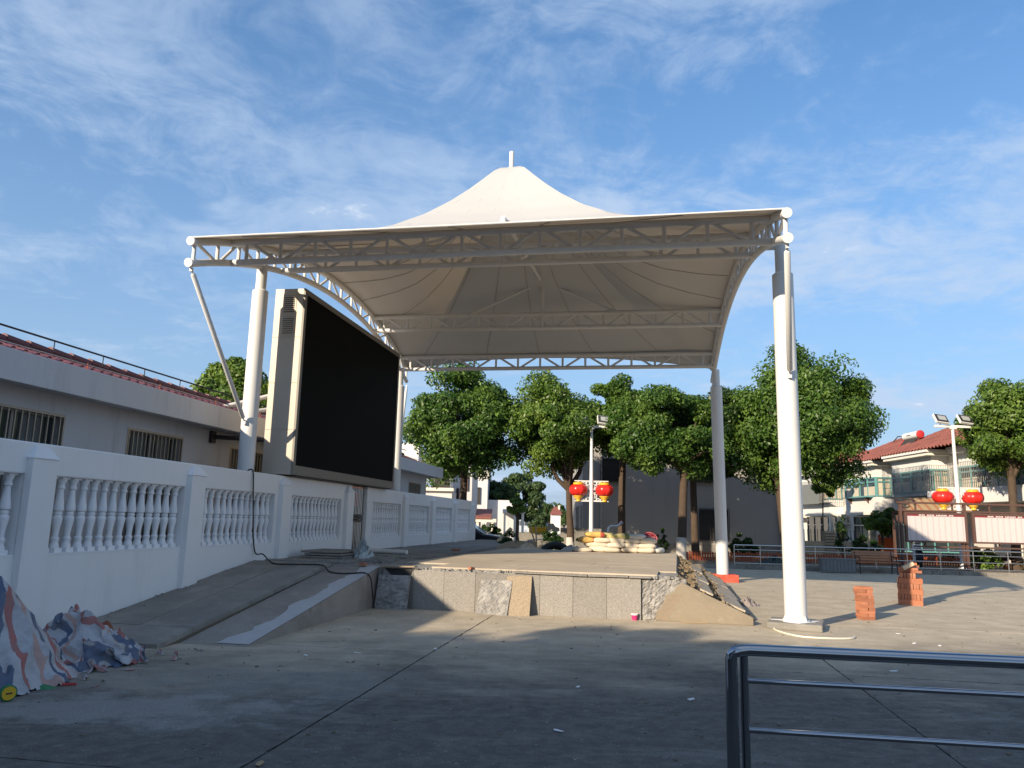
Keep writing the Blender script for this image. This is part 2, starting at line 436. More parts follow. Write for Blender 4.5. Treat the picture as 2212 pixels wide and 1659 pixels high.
MAT['iron'] = plain('dark_iron', (0.035, 0.033, 0.032), 0.55, 0.2)
MAT['brown'] = plain('brown_powdercoat', (0.105, 0.058, 0.045), 0.5, 0.12)
MAT['maroon'] = plain('maroon_header', (0.20, 0.030, 0.035), 0.6, 0.1)
MAT['print_white'] = plain('white_lettering', (0.82, 0.80, 0.77), 0.7, 0.03)
MAT['lantern'] = plain('red_lantern', (0.62, 0.022, 0.015), 0.30, 0.12, 2, 0, 0, 0.5)
MAT['lantern_seam'] = plain('dark_red_rib', (0.30, 0.015, 0.012), 0.45, 0.1)
MAT['gold'] = plain('yellow_lantern_cap', (0.75, 0.40, 0.025), 0.4, 0.08)
MAT['black'] = plain('black_rubber', (0.018, 0.018, 0.018), 0.65, 0.2)
MAT['carpaint'] = plain('black_car_paint', (0.012, 0.013, 0.014), 0.22, 0.1, 1, 0, 0, 0.5)
MAT['vanpaint'] = plain('silver_blue_paint', (0.42, 0.47, 0.52), 0.3, 0.05, 1, 0, 0.2)
MAT['amber'] = plain('amber_lens', (0.65, 0.12, 0.02), 0.25, 0.1)
MAT['taillight'] = plain('red_lens', (0.45, 0.02, 0.02), 0.25, 0.1)
MAT['sack'] = plain('woven_sack', (0.62, 0.54, 0.42), 0.85, 0.14, 5, 0.25, bscale=120, dirt=(0.48, 0.41, 0.32), rand=0.12)
MAT['sack_grey'] = plain('grey_woven_sack', (0.50, 0.50, 0.47), 0.8, 0.12, 5, 0.25, bscale=120, rand=0.1)
def printed_sack(name, a, b, c):
    t = NT(name); m = t.n('ShaderNodeSeparateXYZ'); t.l(t.tc.outputs['Object'], m.inputs[0])
    col = t.mix(t.noise(6, 5, 0.6), mul(a, 0.85), mul(a, 1.1))
    st = t.math('MULTIPLY', t.ramp(m.outputs[0], 0.13, 0.15), t.ramp(m.outputs[0], 0.27, 0.25))
    col = t.mix(st, col, b)
    w = t.noise(14, 2, 0.5, vec=t.mapped((1, 3, 1)))
    st2 = t.math('MULTIPLY', t.math('MULTIPLY', t.ramp(m.outputs[0], -0.25, -0.2), t.ramp(m.outputs[0], 0.05, 0.0)), t.ramp(w, 0.55, 0.6))
    col = t.mix(t.math('MULTIPLY', st2, 0.55), col, c)
    t.color(col); t.set(0.8, 0, 0.3); t.bump(t.noise(120, 2, 0.5), 0.2); return t.m
MAT['sack_yellow'] = printed_sack('yellow_printed_sack', (0.66, 0.42, 0.13), (0.52, 0.09, 0.06), (0.30, 0.24, 0.10))
MAT['sack_olive'] = printed_sack('olive_printed_sack', (0.52, 0.44, 0.19), (0.12, 0.16, 0.06), (0.10, 0.14, 0.05))
MAT['bark'] = plain('bark', (0.075, 0.052, 0.036), 0.95, 0.35, 5, 1.0, bscale=22)
MAT['whitewash'] = plain('whitewashed_bark', (0.52, 0.48, 0.42), 0.95, 0.25, 8, 0.8, bscale=22, dirt=(0.18, 0.14, 0.10))
def foliage(name, dark, mid, light, spec=0.35):
    t = NT(name)
    g = t.n('ShaderNodeNewGeometry'); rpi = g.outputs['Random Per Island']
    cl = t.noise(0.9, 3, 0.6)
    col = t.mix(rpi, dark, mid)
    col = t.mix(t.math('MULTIPLY', t.ramp(cl, 0.42, 0.66), 0.8), col, light)
    col = t.mix(t.ramp(rpi, 0.965, 0.985), col, mul(light, 1.5))
    t.color(col); t.set(0.42, 0, spec)
    tr = t.n('ShaderNodeBsdfTranslucent'); t.l(t.mix(1.0, col, (0.9, 1.0, 0.35), 'MULTIPLY'), tr.inputs[0])
    mx = t.n('ShaderNodeMixShader'); mx.inputs[0].default_value = 0.34
    t.l(t.b.outputs[0], mx.inputs[1]); t.l(tr.outputs[0], mx.inputs[2]); t.l(mx.outputs[0], t.out.inputs[0])
    return t.m
MAT['leaf'] = foliage('camphor_leaf', (0.030, 0.075, 0.014), (0.080, 0.160, 0.026), (0.135, 0.22, 0.038))
MAT['leaf_light'] = foliage('fresh_leaf', (0.042, 0.092, 0.016), (0.115, 0.20, 0.03), (0.185, 0.27, 0.048))
MAT['leaf_dark'] = foliage('deep_leaf', (0.014, 0.038, 0.010), (0.036, 0.078, 0.016), (0.06, 0.105, 0.022))
MAT['leaf_far'] = foliage('far_leaf', (0.035, 0.065, 0.022), (0.06, 0.105, 0.035), (0.09, 0.14, 0.05))
MAT['hedge'] = foliage('clipped_shrub_leaf', (0.012, 0.034, 0.008), (0.03, 0.07, 0.014), (0.05, 0.10, 0.02))
MAT['leaf_red'] = foliage('reddish_leaf', (0.05, 0.02, 0.015), (0.09, 0.04, 0.02), (0.10, 0.09, 0.03))
MAT['wood'] = plain('bench_slat_wood', (0.34, 0.155, 0.075), 0.55, 0.2, 4, 0.1)
MAT['timber'] = plain('weathered_timber', (0.36, 0.26, 0.15), 0.85, 0.25, 5, 0.3)
MAT['picket'] = plain('orange_picket', (0.33, 0.075, 0.028), 0.75, 0.2, 5)
MAT['net_green'] = plain('dark_green_sheet', (0.045, 0.060, 0.058), 0.6, 0.25, 4, 0.2)
MAT['cable'] = plain('black_cable', (0.012, 0.012, 0.013), 0.5, 0.1)
MAT['hose'] = plain('white_hose', (0.70, 0.66, 0.55), 0.5, 0.08)
MAT['rag'] = plain('grey_rag', (0.26, 0.225, 0.215), 0.95, 0.25, 9, 0.3)
MAT['plastic'] = plain('thin_plastic_bag', (0.40, 0.46, 0.46), 0.35, 0.15, 5)
MAT['shirt'] = plain('blue_shirt', (0.28, 0.46, 0.70), 0.9, 0.08)
MAT['trousers'] = plain('dark_trousers', (0.03, 0.035, 0.05), 0.9, 0.1)
MAT['skin'] = plain('skin', (0.45, 0.27, 0.18), 0.7, 0.05)
MAT['hair'] = plain('black_hair', (0.012, 0.01, 0.01), 0.7, 0.1)
MAT['yellow'] = plain('yellow_plastic', (0.62, 0.38, 0.02), 0.5, 0.12)
MAT['green'] = plain('green_plastic', (0.02, 0.16, 0.06), 0.5, 0.12)
MAT['red'] = plain('red_plastic', (0.45, 0.03, 0.03), 0.45, 0.1)
MAT['pink'] = plain('magenta_label', (0.50, 0.03, 0.14), 0.5, 0.2, 30)
MAT['blue'] = plain('blue_plastic', (0.03, 0.20, 0.42), 0.5, 0.2)
MAT['sign'] = plain('dark_red_sign', (0.20, 0.006, 0.014), 0.5, 0.1)
MAT['sign_line'] = plain('pink_sign_print', (0.72, 0.36, 0.36), 0.6, 0.05)
MAT['lamp_glass'] = plain('lamp_diffuser', (0.34, 0.35, 0.34), 0.35, 0.1)
MAT['paper'] = plain('litter_paper', (0.70, 0.69, 0.66), 0.9, 0.06)
MAT['planter'] = plain('grey_planter', (0.17, 0.175, 0.175), 0.85, 0.2, 5, 0.2)
def board_print():
    t = NT('printed_notice'); m = t.n('ShaderNodeSeparateXYZ'); t.l(t.tc.outputs['Object'], m.inputs[0])
    fr = t.math('FRACT', t.math('MULTIPLY', m.outputs[0], 4.2))
    ln = t.math('MULTIPLY', t.ramp(fr, 0.38, 0.46), t.ramp(fr, 0.72, 0.60))
    tx = t.noise(120, 2, 0.6, vec=t.mapped((0.6, 1, 1)))
    rows = t.math('FRACT', t.math('MULTIPLY', m.outputs[2], 26))
    f = t.math('MULTIPLY', t.math('MULTIPLY', ln, t.ramp(rows, 0.2, 0.4)), t.ramp(tx, 0.40, 0.62))
    t.color(t.mix(t.math('MULTIPLY', f, 0.72), (0.56, 0.50, 0.485), (0.20, 0.16, 0.16))); t.set(0.5, 0, 0.4); return t.m
MAT['board'] = board_print()
def tarp():
    t = NT('striped_tarpaulin'); a = t.n('ShaderNodeAttribute', attribute_name='stripe')
    fr = t.math('FRACT', a.outputs['Fac'])
    rp = t.n('ShaderNodeValToRGB'); rp.color_ramp.interpolation = 'CONSTANT'
    el = rp.color_ramp.elements
    W, B, RD = (0.46, 0.46, 0.48, 1), (0.045, 0.085, 0.17, 1), (0.38, 0.11, 0.10, 1)
    el[0].position = 0; el[0].color = W; el[1].position = 0.16; el[1].color = RD
    for p, c in ((0.34, W), (0.48, B), (0.68, W), (0.78, (0.50, 0.30, 0.25, 1)), (0.90, W)):
        e = el.new(p); e.color = c
    t.l(fr, rp.inputs[0])
    col = t.mix(t.ramp(t.noise(5, 8, 0.72), 0.35, 0.75, 0.15, 0.65), rp.outputs[0], (0.20, 0.185, 0.17))
    t.color(col); t.set(0.55, 0, 0.35); t.bump(t.noise(26, 4, 0.6), 0.35, 0.02); return t.m
MAT['tarp'] = tarp()
# ================================================================ ground
g = MB(); g.add([(-600, -300, -0.03), (900, -300, -0.03), (900, 1200, -0.03), (-600, 1200, -0.03)], [(0, 1, 2, 3)])
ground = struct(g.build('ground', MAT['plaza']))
ck = MB(TW); rc = random.Random(12)
def crumble(p, q, n):
    p, q = Vector(p), Vector(q); d = (q - p).normalized(); nn = Vector((-d.y, d.x, 0)); L = (q - p).length
    for k in range(n):
        a = p + d * L * (k + rc.uniform(-.3, .3)) / n; w = rc.uniform(0.004, 0.022); l = rc.uniform(0.02, 0.09); sd_ = rc.uniform(-0.008, 0.008)
        ck.add([a - d * l + nn * sd_, a - nn * w * rc.random() + nn * sd_, a + d * l + nn * sd_, a + nn * w * rc.random() + nn * sd_], [(0, 1, 2, 3)])
for pa_, pb_, nn_ in (((4.88, -6.5, 0.0025), (4.88, 3.9, 0.0025), 170), ((9.76, -6, 0.0025), (9.76, 1.5, 0.0025), 120), ((3.0, -5.13, 0.0025), (11, -5.13, 0.0025), 110), ((8.0, -0.25, 0.0025), (14, -0.25, 0.0025), 60)): crumble(pa_, pb_, nn_)
ck_o = ck.build('joint_crumbs', plain('dark_joint_dirt', (0.028, 0.025, 0.022), 0.95, 0.3, 9), ground); ck_o['kind'] = 'stuff'
SL = 4.88
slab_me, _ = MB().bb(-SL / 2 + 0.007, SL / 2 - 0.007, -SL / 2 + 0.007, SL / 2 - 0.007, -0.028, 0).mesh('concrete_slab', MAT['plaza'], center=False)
for i in range(0, 7):
    for j in range(-3, 5):
        tilt = Matrix.Rotation(rnd.uniform(-0.0006, 0.0006), 4, 'X') @ Matrix.Rotation(rnd.uniform(-0.0006, 0.0006), 4, 'Y')
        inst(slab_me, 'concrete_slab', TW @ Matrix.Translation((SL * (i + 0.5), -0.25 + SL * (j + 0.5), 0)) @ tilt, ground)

# ================================================================ boundary wall with balusters
WTOP, DADO, HEAD, TH = 2.48, 1.09, 2.08, 0.24
OPEN = [(-8.1, -5.15), (-4.7, -1.63), (-1.18, 1.80), (2.28, 5.02), (5.73, 8.63), (10.92, 13.55), (14.2, 16.85), (17.5, 20.2), (20.95, 23.55)]
wall = thing('boundary_wall', WP(0, 8, 0), 'long white boundary wall with rows of balusters beside the ramp', 'wall')
def wbox(name, x0, x1, y0, y1, z0, z1, mat, par, bevel=0.006):
    return MB(TW).bb(x0, x1, y0, y1, z0, z1).build(name, mat, par, bevel=bevel)
for a, b in ((-8.6, 9.33), (10.47, 24.2)):
    wbox('dado', -TH, 0, a, b, -0.1, DADO, MAT['wall'], wall)
    wbox('coping', -TH, 0, a, b, HEAD, WTOP, MAT['wall'], wall, 0.02)
edges = [(-8.6, OPEN[0][0])] + [(OPEN[i][1], OPEN[i + 1][0]) for i in range(len(OPEN) - 1) if i != 4] + [(8.63, 9.33), (10.47, 10.92), (23.55, 24.2)]
for a, b in edges:
    wbox('pier', -TH + 0.003, -0.003, a, b, DADO - 0.02, HEAD + 0.02, MAT['wall'], wall, 0)
for c in (-4.93, -1.42, 2.03, 5.38, 9.02, 13.88, 17.18, 20.58, 24.0):
    w = 0.42
    p = wbox('post', -0.02, 0.10, c - w / 2, c + w / 2, -0.1, 2.28, MAT['wall'], wall)
    cp = MB(TW).add([(0.115, c - w / 2 - 0.01, 2.281), (0.115, c + w / 2 + 0.01, 2.281), (-0.03, c + w / 2 + 0.01, 2.281), (-0.03, c - w / 2 - 0.01, 2.281),
                     (0.035, c - 0.10, 2.43), (0.035, c + 0.10, 2.43), (-0.03, c + 0.10, 2.43), (-0.03, c - 0.10, 2.43)],
                    [(3, 2, 1, 0), (4, 5, 6, 7), (0, 1, 5, 4), (1, 2, 6, 5), (2, 3, 7, 6), (3, 0, 4, 7)])
    cp.build('cap', MAT['baluster'], p)
h = HEAD - DADO
prof = [(0.060, 0.07), (0.062, 0.10), (0.050, 0.125), (0.046, 0.16), (0.054, 0.175), (0.054, 0.20), (0.040, 0.215), (0.040, 0.27), (0.050, 0.35), (0.066, 0.44), (0.066, 0.47), (0.045, 0.495),
        (0.055, 0.505), (0.055, 0.53), (0.045, 0.54), (0.066, 0.56), (0.067, 0.60), (0.050, 0.70), (0.039, 0.80), (0.039, 0.835), (0.053, 0.845), (0.053, 0.865), (0.044, 0.88), (0.046, 0.91), (0.066, 0.955), (0.066, h - 0.02)]
bal = MB().lathe(prof, n=14)
bal.box((0, 0, 0.036), (0.135, 0.135, 0.07)); bal.box((0, 0, h - 0.012), (0.14, 0.14, 0.022))
bal_me, _ = bal.mesh('baluster', MAT['baluster'], True, center=False)
for a, b in OPEN:
    n = 14 if b - a > 2.8 else 13
    for k in range(n):
        y = a + (b - a) * (k + 0.5) / n
        inst(bal_me, 'baluster', TW @ Matrix.Translation((-0.12 + rnd.uniform(-0.006, 0.006), y, DADO)) @ Matrix.Rotation(rnd.uniform(-0.04, 0.04), 4, 'Z'), wall)
    wbox('sill', -TH + 0.02, 0.006, a + 0.002, b - 0.002, DADO - 0.004, DADO + 0.014, MAT['baluster'], wall, 0)

# gate in the wall
gate = thing('metal_gate', WP(-0.1, 9.9, 0.73), 'narrow stainless steel barred gate set in the white boundary wall', 'gate')
MB(TW).bb(-0.14, -0.08, 9.36, 9.40, 0.74, 2.5).bb(-0.14, -0.08, 10.40, 10.44, 0.74, 2.5).bb(-0.14, -0.08, 9.40, 10.40, 0.74, 0.83).bb(-0.14, -0.08, 9.40, 10.40, 2.42, 2.5).build('frame', MAT['brushed'], gate)
MB(TW).bb(-0.135, -0.085, 9.40, 10.40, 1.52, 1.57).bb(-0.135, -0.085, 9.40, 10.40, 1.68, 1.73).build('lock_rail', MAT['chrome'], gate)
MB(TW).bb(-0.13, -0.09, 9.5, 10.3, 1.60, 1.655).build('lock_plate', MAT['chrome'], gate)
for k in range(9):
    y = 9.40 + (k + 0.5) / 9
    MB(TW).tube([(-0.11, y, 0.83), (-0.11, y, 1.52)], 0.011, 8).tube([(-0.11, y, 1.73), (-0.11, y, 2.42)], 0.011, 8).build('bar', MAT['brushed'], gate, True)
tag(MB(TW).bb(-1.25, -1.2, 10.2, 15.4, 0.3, 2.62).build('door_leaf', MAT['iron']), 'dark door leaf standing behind the stainless steel gate', 'door')
tag(MB(TW).bb(-1.18, -1.16, 11.2, 13.9, 1.98, 2.4).build('red_banner', MAT['red']), 'red cloth banner hung behind the barred gate', 'banner')

# ================================================================ long low building behind the wall
bld = thing('long_building', WP(-4, 10, 0), 'long low white building with plum tiled roof behind the balustrade', 'building')
BO = -2.0; S0, S1 = -9.0, 23.3
WIN = [(-3.2, -1.4, 0.95, 3.2), (-0.6, 1.28, 0.95, 3.2), (2.92, 4.67, 0.95, 3.2), (6.6, 8.4, 0.95, 3.2), (20.7, 22.4, 2.3, 3.14)]
ys = [S0] + [v for w in WIN for v in w[:2]] + [S1]
for i in range(0, len(ys), 2):
    wbox('wall', -9, BO, ys[i], ys[i + 1], -0.1, 3.62, MAT['house_grey'], bld, 0)
for y0, y1, z0, z1 in WIN:
    wbox('wall_below_window', -9, BO - 0.002, y0, y1, -0.1, z0, MAT['house_grey'], bld, 0)
    wbox('wall_above_window', -9, BO - 0.002, y0, y1, z1, 3.62, MAT['house_grey'], bld, 0)
    wi = wbox('window', BO - 0.20, BO - 0.16, y0, y1, z0, z1, MAT['glass'], bld, 0)
    m = (y0 + y1) / 2
    MB(TW).bb(BO - 0.158, BO - 0.12, y0, y0 + 0.05, z0, z1).bb(BO - 0.158, BO - 0.12, y1 - 0.05, y1, z0, z1).bb(BO - 0.158, BO - 0.12, y0 + 0.05, y1 - 0.05, z1 - 0.05, z1).bb(BO - 0.158, BO - 0.12, m - 0.03, m + 0.03, z0, z1 - 0.05).build('sash', MAT['bar_grey'], wi)
    for q in (0.18, 0.62):
        MB(TW).bb(BO - 0.157, BO - 0.150, y0 + (y1 - y0) * q, y0 + (y1 - y0) * (q + 0.22), z0, z1 - 0.06).build('curtain', MAT['mesh_grey'], wi)
    MB(TW).bb(BO - 0.04, BO + 0.01, y0 - 0.02, y1 + 0.02, z1 - 0.03, z1 + 0.01).bb(BO - 0.04, BO + 0.01, y0 - 0.02, y0 + 0.012, z0, z1 - 0.03).bb(BO - 0.04, BO + 0.01, y1 - 0.012, y1 + 0.02, z0, z1 - 0.03).build('grille_frame', MAT['brass'], wi)
    n = 14
    for k in range(n):
        y = y0 + (y1 - y0) * (k + 0.5) / n
        MB(TW).bb(BO - 0.03, BO - 0.005, y - 0.011, y + 0.011, z0, z1 - 0.03).build('bar', MAT['brass'], wi)
    for k in range(0, n - 1, 2):
        ya = y0 + (y1 - y0) * (k + 0.5) / n; yb = y0 + (y1 - y0) * (k + 1.5) / n
        zz = z1 - 0.62 + (0.03 if k % 4 else 0)
        MB(TW).bb(BO - 0.026, BO - 0.009, ya + 0.012, yb - 0.012, zz, zz + 0.02).build('cross_bar', MAT['brass'], wi)
wbox('fascia', -1.62, -1.40, S0, S1 + 0.6, 3.46, 3.92, MAT['house_grey'], bld, 0.01)
wbox('soffit', -2.2, -1.622, S0, S1 + 0.6, 3.52, 3.60, MAT['house_grey'], bld, 0)
wbox('gable_fascia', -6, -1.622, S1 + 0.40, S1 + 0.598, 3.46, 3.92, MAT['house_grey'], bld, 0)
wbox('column', -2.35, -2.1, S1 + 0.05, S1 + 0.3, -0.1, 3.5, MAT['house_grey'], bld)
# plum roof tiles
def tile_mesh(name, w, l, mat, amp):
    m = MB()
    def fn(u, v): return Vector(((u - 0.5) * w, (v - 0.5) * l, amp * math.sin(u * 2 * math.pi) + 0.018 * (1 - v)))
    m.grid(fn, 8, 1)
    m.grid(lambda u, v: Vector(((u - 0.5) * w, -0.5 * l, amp * math.sin(u * 2 * math.pi) + 0.018 - v * 0.03)), 8, 1)
    me, _ = m.mesh(name, mat, True, center=False); return me
tm = tile_mesh('roof_tile', 0.26, 0.36, MAT['roof_dark'], 0.032)
sl = math.atan2(0.55, 1.5)
MB(TW).add([(-1.66, S0, 3.86), (-1.66, S1 + 0.4, 3.86), (-3.2, S1 + 0.4, 4.42), (-3.2, S0, 4.42), (-3.5, S1 + 0.4, 3.8), (-3.5, S0, 3.8)],
           [(0, 1, 2, 3), (3, 2, 4, 5)]).build('roof_deck', MAT['roof_dark'], bld)
cnt = 0; rest = MB()
for row in range(4):
    for c in range(124):
        s_ = -8.9 + 0.26 * (c + 0.5)
        t_ = (row + 0.5) / 4
        M_ = TW @ Matrix.Translation((-1.66 - 1.54 * t_, s_, 3.895 + 0.56 * t_)) @ Matrix.Rotation(R(90), 4, 'Z') @ Matrix.Rotation(sl, 4, 'X')
        if s_ > -1.5 and s_ < 17 and cnt < 290:
            inst(tm, 'roof_tile', M_, bld); cnt += 1
        else:
            b0 = len(rest.v); rest.v += [M_ @ v.co for v in tm.vertices]; rest.f += [tuple(b0 + i for i in p.vertices) for p in tm.polygons]
ro = rest.build('roof_tiles_far', MAT['roof_dark'], bld, True); ro['kind'] = 'stuff'
rid = MB()
for c in range(62):
    s_ = -8.8 + 0.52 * c
    rid.tube([TW @ Vector((-3.2, s_, 4.50 + 0.0)), TW @ Vector((-3.2, s_ + 0.5, 4.47))], 0.10, 8)
ro = rid.build('ridge_tiles', MAT['roof_dark'], bld, True); ro['kind'] = 'stuff'
MB(TW).tube([(-3.0, S0, 4.67), (-3.0, S1, 4.67)], 0.018, 6).build('roof_rail', MAT['iron'], bld)
for k in range(24):
    MB(TW).tube([(-3.0, S0 + 0.6 + 1.3 * k, 4.45), (-3.0, S0 + 0.6 + 1.3 * k, 4.67)], 0.010, 6).build('rail_post', MAT['iron'], bld)
MB(TW).tube([(-1.7, S0, 4.07), (-1.7, S1, 4.07)], 0.008, 6).build('eaves_wire', MAT['bar_grey'], bld)
for k in range(16):
    MB(TW).tube([(-1.7, S0 + 0.3 + 2.0 * k, 3.9), (-1.7, S0 + 0.3 + 2.0 * k, 4.1)], 0.008, 6).build('wire_post', MAT['picket'], bld)
s1, z1 = on_wall(459, 944, -1.97)
MB(TW).bb(-2.0, -1.93, s1 - 0.09, s1 + 0.09, z1 - 0.13, z1 + 0.13).tube([(-1.93, s1, z1), (-0.9, s1 + 0.35, z1 - 0.02)], 0.05, 10).build('wall_bracket', MAT['iron'], bld)

# ================================================================ ramp beside the wall
ramp = thing('access_ramp', WP(1.3, 2, 0), 'concrete access ramp rising along the white wall to the stage', 'ramp')
def rz_(s): return max(0.0, 0.085 + 0.1475 * s)
MB(TW).extrude([(1.62, -0.55, -0.02), (1.62, 4.5, -0.02), (1.62, 4.5, 0.745), (1.62, -0.55, 0.006)], (0.93, 0, 0)).build('ramp_body', MAT['ramp'], ramp)
stp = MB(TW); rs_ = random.Random(4); NS = 40; le = [0.30 + 0.05 * math.sin(k * 0.5) + rs_.uniform(-.035, .035) for k in range(NS + 1)]
for k in range(NS):
    ya, yb = -0.50 + 4.95 * k / NS, -0.50 + 4.95 * (k + 1) / NS; za, zb = 0.012 + 0.1464 * (ya + 0.55) + 0.004, 0.012 + 0.1464 * (yb + 0.55) + 0.004
    wa = max(0.05, (1.6 - 0.9 * k / 6) * le[k]) if k < 6 else le[k]; wb = max(0.05, (1.6 - 0.9 * (k + 1) / 6) * le[k + 1]) if k + 1 < 6 else le[k + 1]
    stp.add([(2.553 - wa, ya, za), (2.553, ya, za), (2.553, yb, zb), (2.553 - wb, yb, zb)], [(0, 1, 2, 3)])
stp.build('cement_strip', plain('fresh_cement', (0.44, 0.43, 0.42), 0.85, 0.16, 4, 0.2), ramp)
tl = 0.76
for i in range(2):
    for j in range(7):
        y0 = -1.0 + tl * j; y1 = y0 + tl - 0.008; x0 = 0.015 + 0.80 * i; x1 = x0 + 0.79
        za = 0.03 + 0.137 * (y0 + 1.0); zb = 0.03 + 0.137 * (y1 + 1.0); j1 = rnd.uniform(-0.004, 0.006)
        MB(TW).add([(x0, y0, za - 0.05), (x1, y0, za - 0.05), (x1, y1, zb - 0.05), (x0, y1, zb - 0.05), (x0, y0, za + 0.025 + j1), (x1, y0, za + 0.025 + j1), (x1, y1, zb + 0.025 + j1), (x0, y1, zb + 0.025 + j1)],
                   [(3, 2, 1, 0), (4, 5, 6, 7), (0, 1, 5, 4), (1, 2, 6, 5), (2, 3, 7, 6), (3, 0, 4, 7)]).build('paving_slab', MAT['pavement'], ramp, bevel=0.006)
MB(TW).extrude([(0.0, -0.98, -0.02), (0.0, 4.5, -0.02), (0.0, 4.5, 0.70), (0.0, -0.98, 0.0)], (1.6, 0, 0)).build('paving_bed', MAT['earth'], ramp)
# terrace between the wall and the stage
ter = MB(TW).bb(0.0, 2.62, 4.34, 26.0, -0.1, 0.735)
terrace = struct(ter.build('terrace', MAT['pavement']))
for i in range(3):
    for j in range(15):
        if j < 2 and i == 2: continue
        x0 = 0.02 + 0.86 * i; y0 = 4.75 + 1.38 * j
        M_ = Matrix.Rotation(rnd.uniform(-0.004, 0.004), 4, 'X')
        MB(TW).box((x0 + 0.42, y0 + 0.68, 0.755), (0.84, 1.36, 0.035), M=M_).build('paving_slab', MAT['pavement'], terrace)

# ================================================================ stage
TS = TW @ Matrix.Translation((2.63, 4.27, 0)) @ Matrix.Rotation(R(-2.4), 4, 'Z')
stage = thing('stage', TS @ Vector((2.7, 5, 0)), 'low concrete stage faced with grey granite slabs under the white canopy', 'stage')
SW, SD, SH = 5.47, 11.0, 0.745
MB(TS).bb(0.0, SW, 0.06, SD, -0.05, SH).build('stage_core', MAT['mortar'], stage)
ny = 9
for j in range(ny):
    y0 = 0.10 + j * 1.2
    cuts = [0.02, 1.9 + rnd.uniform(-.5, .5), 3.7 + rnd.uniform(-.4, .4), SW - 0.02] if j else [0.95, 2.6, SW - 0.35]
    for a, b in zip(cuts[:-1], cuts[1:]):
        M_ = Matrix.Rotation(rnd.uniform(-0.002, 0.002), 4, 'X') @ Matrix.Rotation(rnd.uniform(-0.0015, 0.0015), 4, 'Y')
        MB(TS).box(((a + b) / 2, y0 + 0.6, SH + 0.014), (b - a - 0.008, 1.19, 0.026), M=M_).build('deck_slab', MAT['deck'], stage)
jx = [0.64 + 0.6 * k for k in range(8)]
for k in range(7):
    x0, x1 = jx[k] + 0.003, jx[k + 1] - 0.003
    MB(TS).bb(x0, x1, 0.0 + rnd.uniform(-0.004, 0.004), 0.055, 0.0, 0.70 + rnd.uniform(-0.012, 0.008)).build('granite_panel', MAT['granite'], stage)
# broken first panel with a dark opening above it
MB(TS).extrude([(0.05, 0, 0), (0.637, 0, 0), (0.637, 0, 0.70), (0.59, 0, 0.60), (0.20, 0, 0.575), (0.07, 0, 0.70), (0.05, 0, 0.72)], (0, 0.055, 0)).build('granite_panel', MAT['granite'], stage)
MB(TS).bb(0.08, 0.63, 0.056, 0.0595, 0.56, 0.715).build('opening', MAT['vent'], stage)
MB(TS).box((0.33, 0.06, 0.755), (0.66, 0.16, 0.024), M=Matrix.Rotation(R(-1.5), 4, 'Y')).build('edge_stone', MAT['granite_back'], stage)
for a, b, tx in ((2.55, 3.9, 0.6), (3.91, 4.62, -0.7), (4.63, 5.02, -1.0)):
    MB(TS).box(((a + b) / 2, 0.05, 0.728), (b - a - 0.006, 0.19, 0.028), M=Matrix.Rotation(R(tx), 4, 'Y')).build('edge_stone', MAT['granite'], stage)
rb = MB(TS)
for k in range(170):
    x = rnd.uniform(0.6, 2.9); y = rnd.uniform(-0.01, 0.22); q = rnd.uniform(0.006, 0.022) * (1.6 if rnd.random() < 0.12 else 1)
    rb.box((x, y, 0.735 + q * 0.3), (q * 1.8, q * 1.2, q), rz=rnd.uniform(0, 3))
for k in range(26):
    x = rnd.uniform(4.9, 5.5); q = rnd.uniform(0.015, 0.06)
    rb.box((x, rnd.uniform(0.0, 0.2), 0.735), (q * 1.8, q * 1.2, q), rz=rnd.uniform(0, 3))
o = rb.build('edge_rubble', MAT['mortar'], stage); o['kind'] = 'stuff'
# broken corner of masonry and plaster wedge at the right end
def rough_face(x0, x1, y, z0, z1, amp, seed, nu=26, nv=26, top=None):
    r_ = np.random.RandomState(seed); a = r_.rand(nv + 1, nu + 1)
    k = (a + np.roll(a, 1, 0) + np.roll(a, 1, 1) + np.roll(a, -1, 0)) / 4
    def fn(u, v):
        i = int(round(u * nu)); j = int(round(v * nv)); x = x0 + (x1 - x0) * u; zt = z1 if top is None else top(x)
        e = 1.0 if 0 < i < nu and 0 < j < nv else 0.0
        return Vector((x, y - amp * (k[j, i] - 0.35) * 2 * e, z0 + (zt - z0) * v))
    return MB(TS).grid(fn, nu, nv)
rough_face(4.846, 5.62, 0.05, 0.0, 0.72, 0.045, 3).build('broken_masonry', MAT['mortar'], stage)
topf = lambda x: 0.70 if x < SW else max(0.13, 0.70 - (x - SW) * 0.57 / 1.22)
MB(TS).extrude([(5.08, 0.012, 0.0), (6.72, 0.012, 0.0), (6.72, 0.012, 0.13), (5.56, 0.012, 0.66), (5.45, 0.012, 0.60), (5.40, 0.012, 0.50), (5.27, 0.012, 0.46), (5.22, 0.012, 0.30), (5.10, 0.012, 0.16)], (0, 0.075, 0)).build('plaster_wedge', MAT['plaster'], stage, bevel=0.012)
for bx, bz in ((5.16, 0.06), (5.20, 0.135), (5.28, 0.21), (5.26, 0.285), (5.34, 0.36), (5.40, 0.435)):
    MB(TS).box((bx + 0.05, 0.030, bz), (0.2, 0.04, 0.05)).build('brick', plain('plastered_brick', (0.25, 0.195, 0.14), 0.95, 0.15, 8, 0.5) if bx == 5.16 else bpy.data.materials['plastered_brick'], stage)
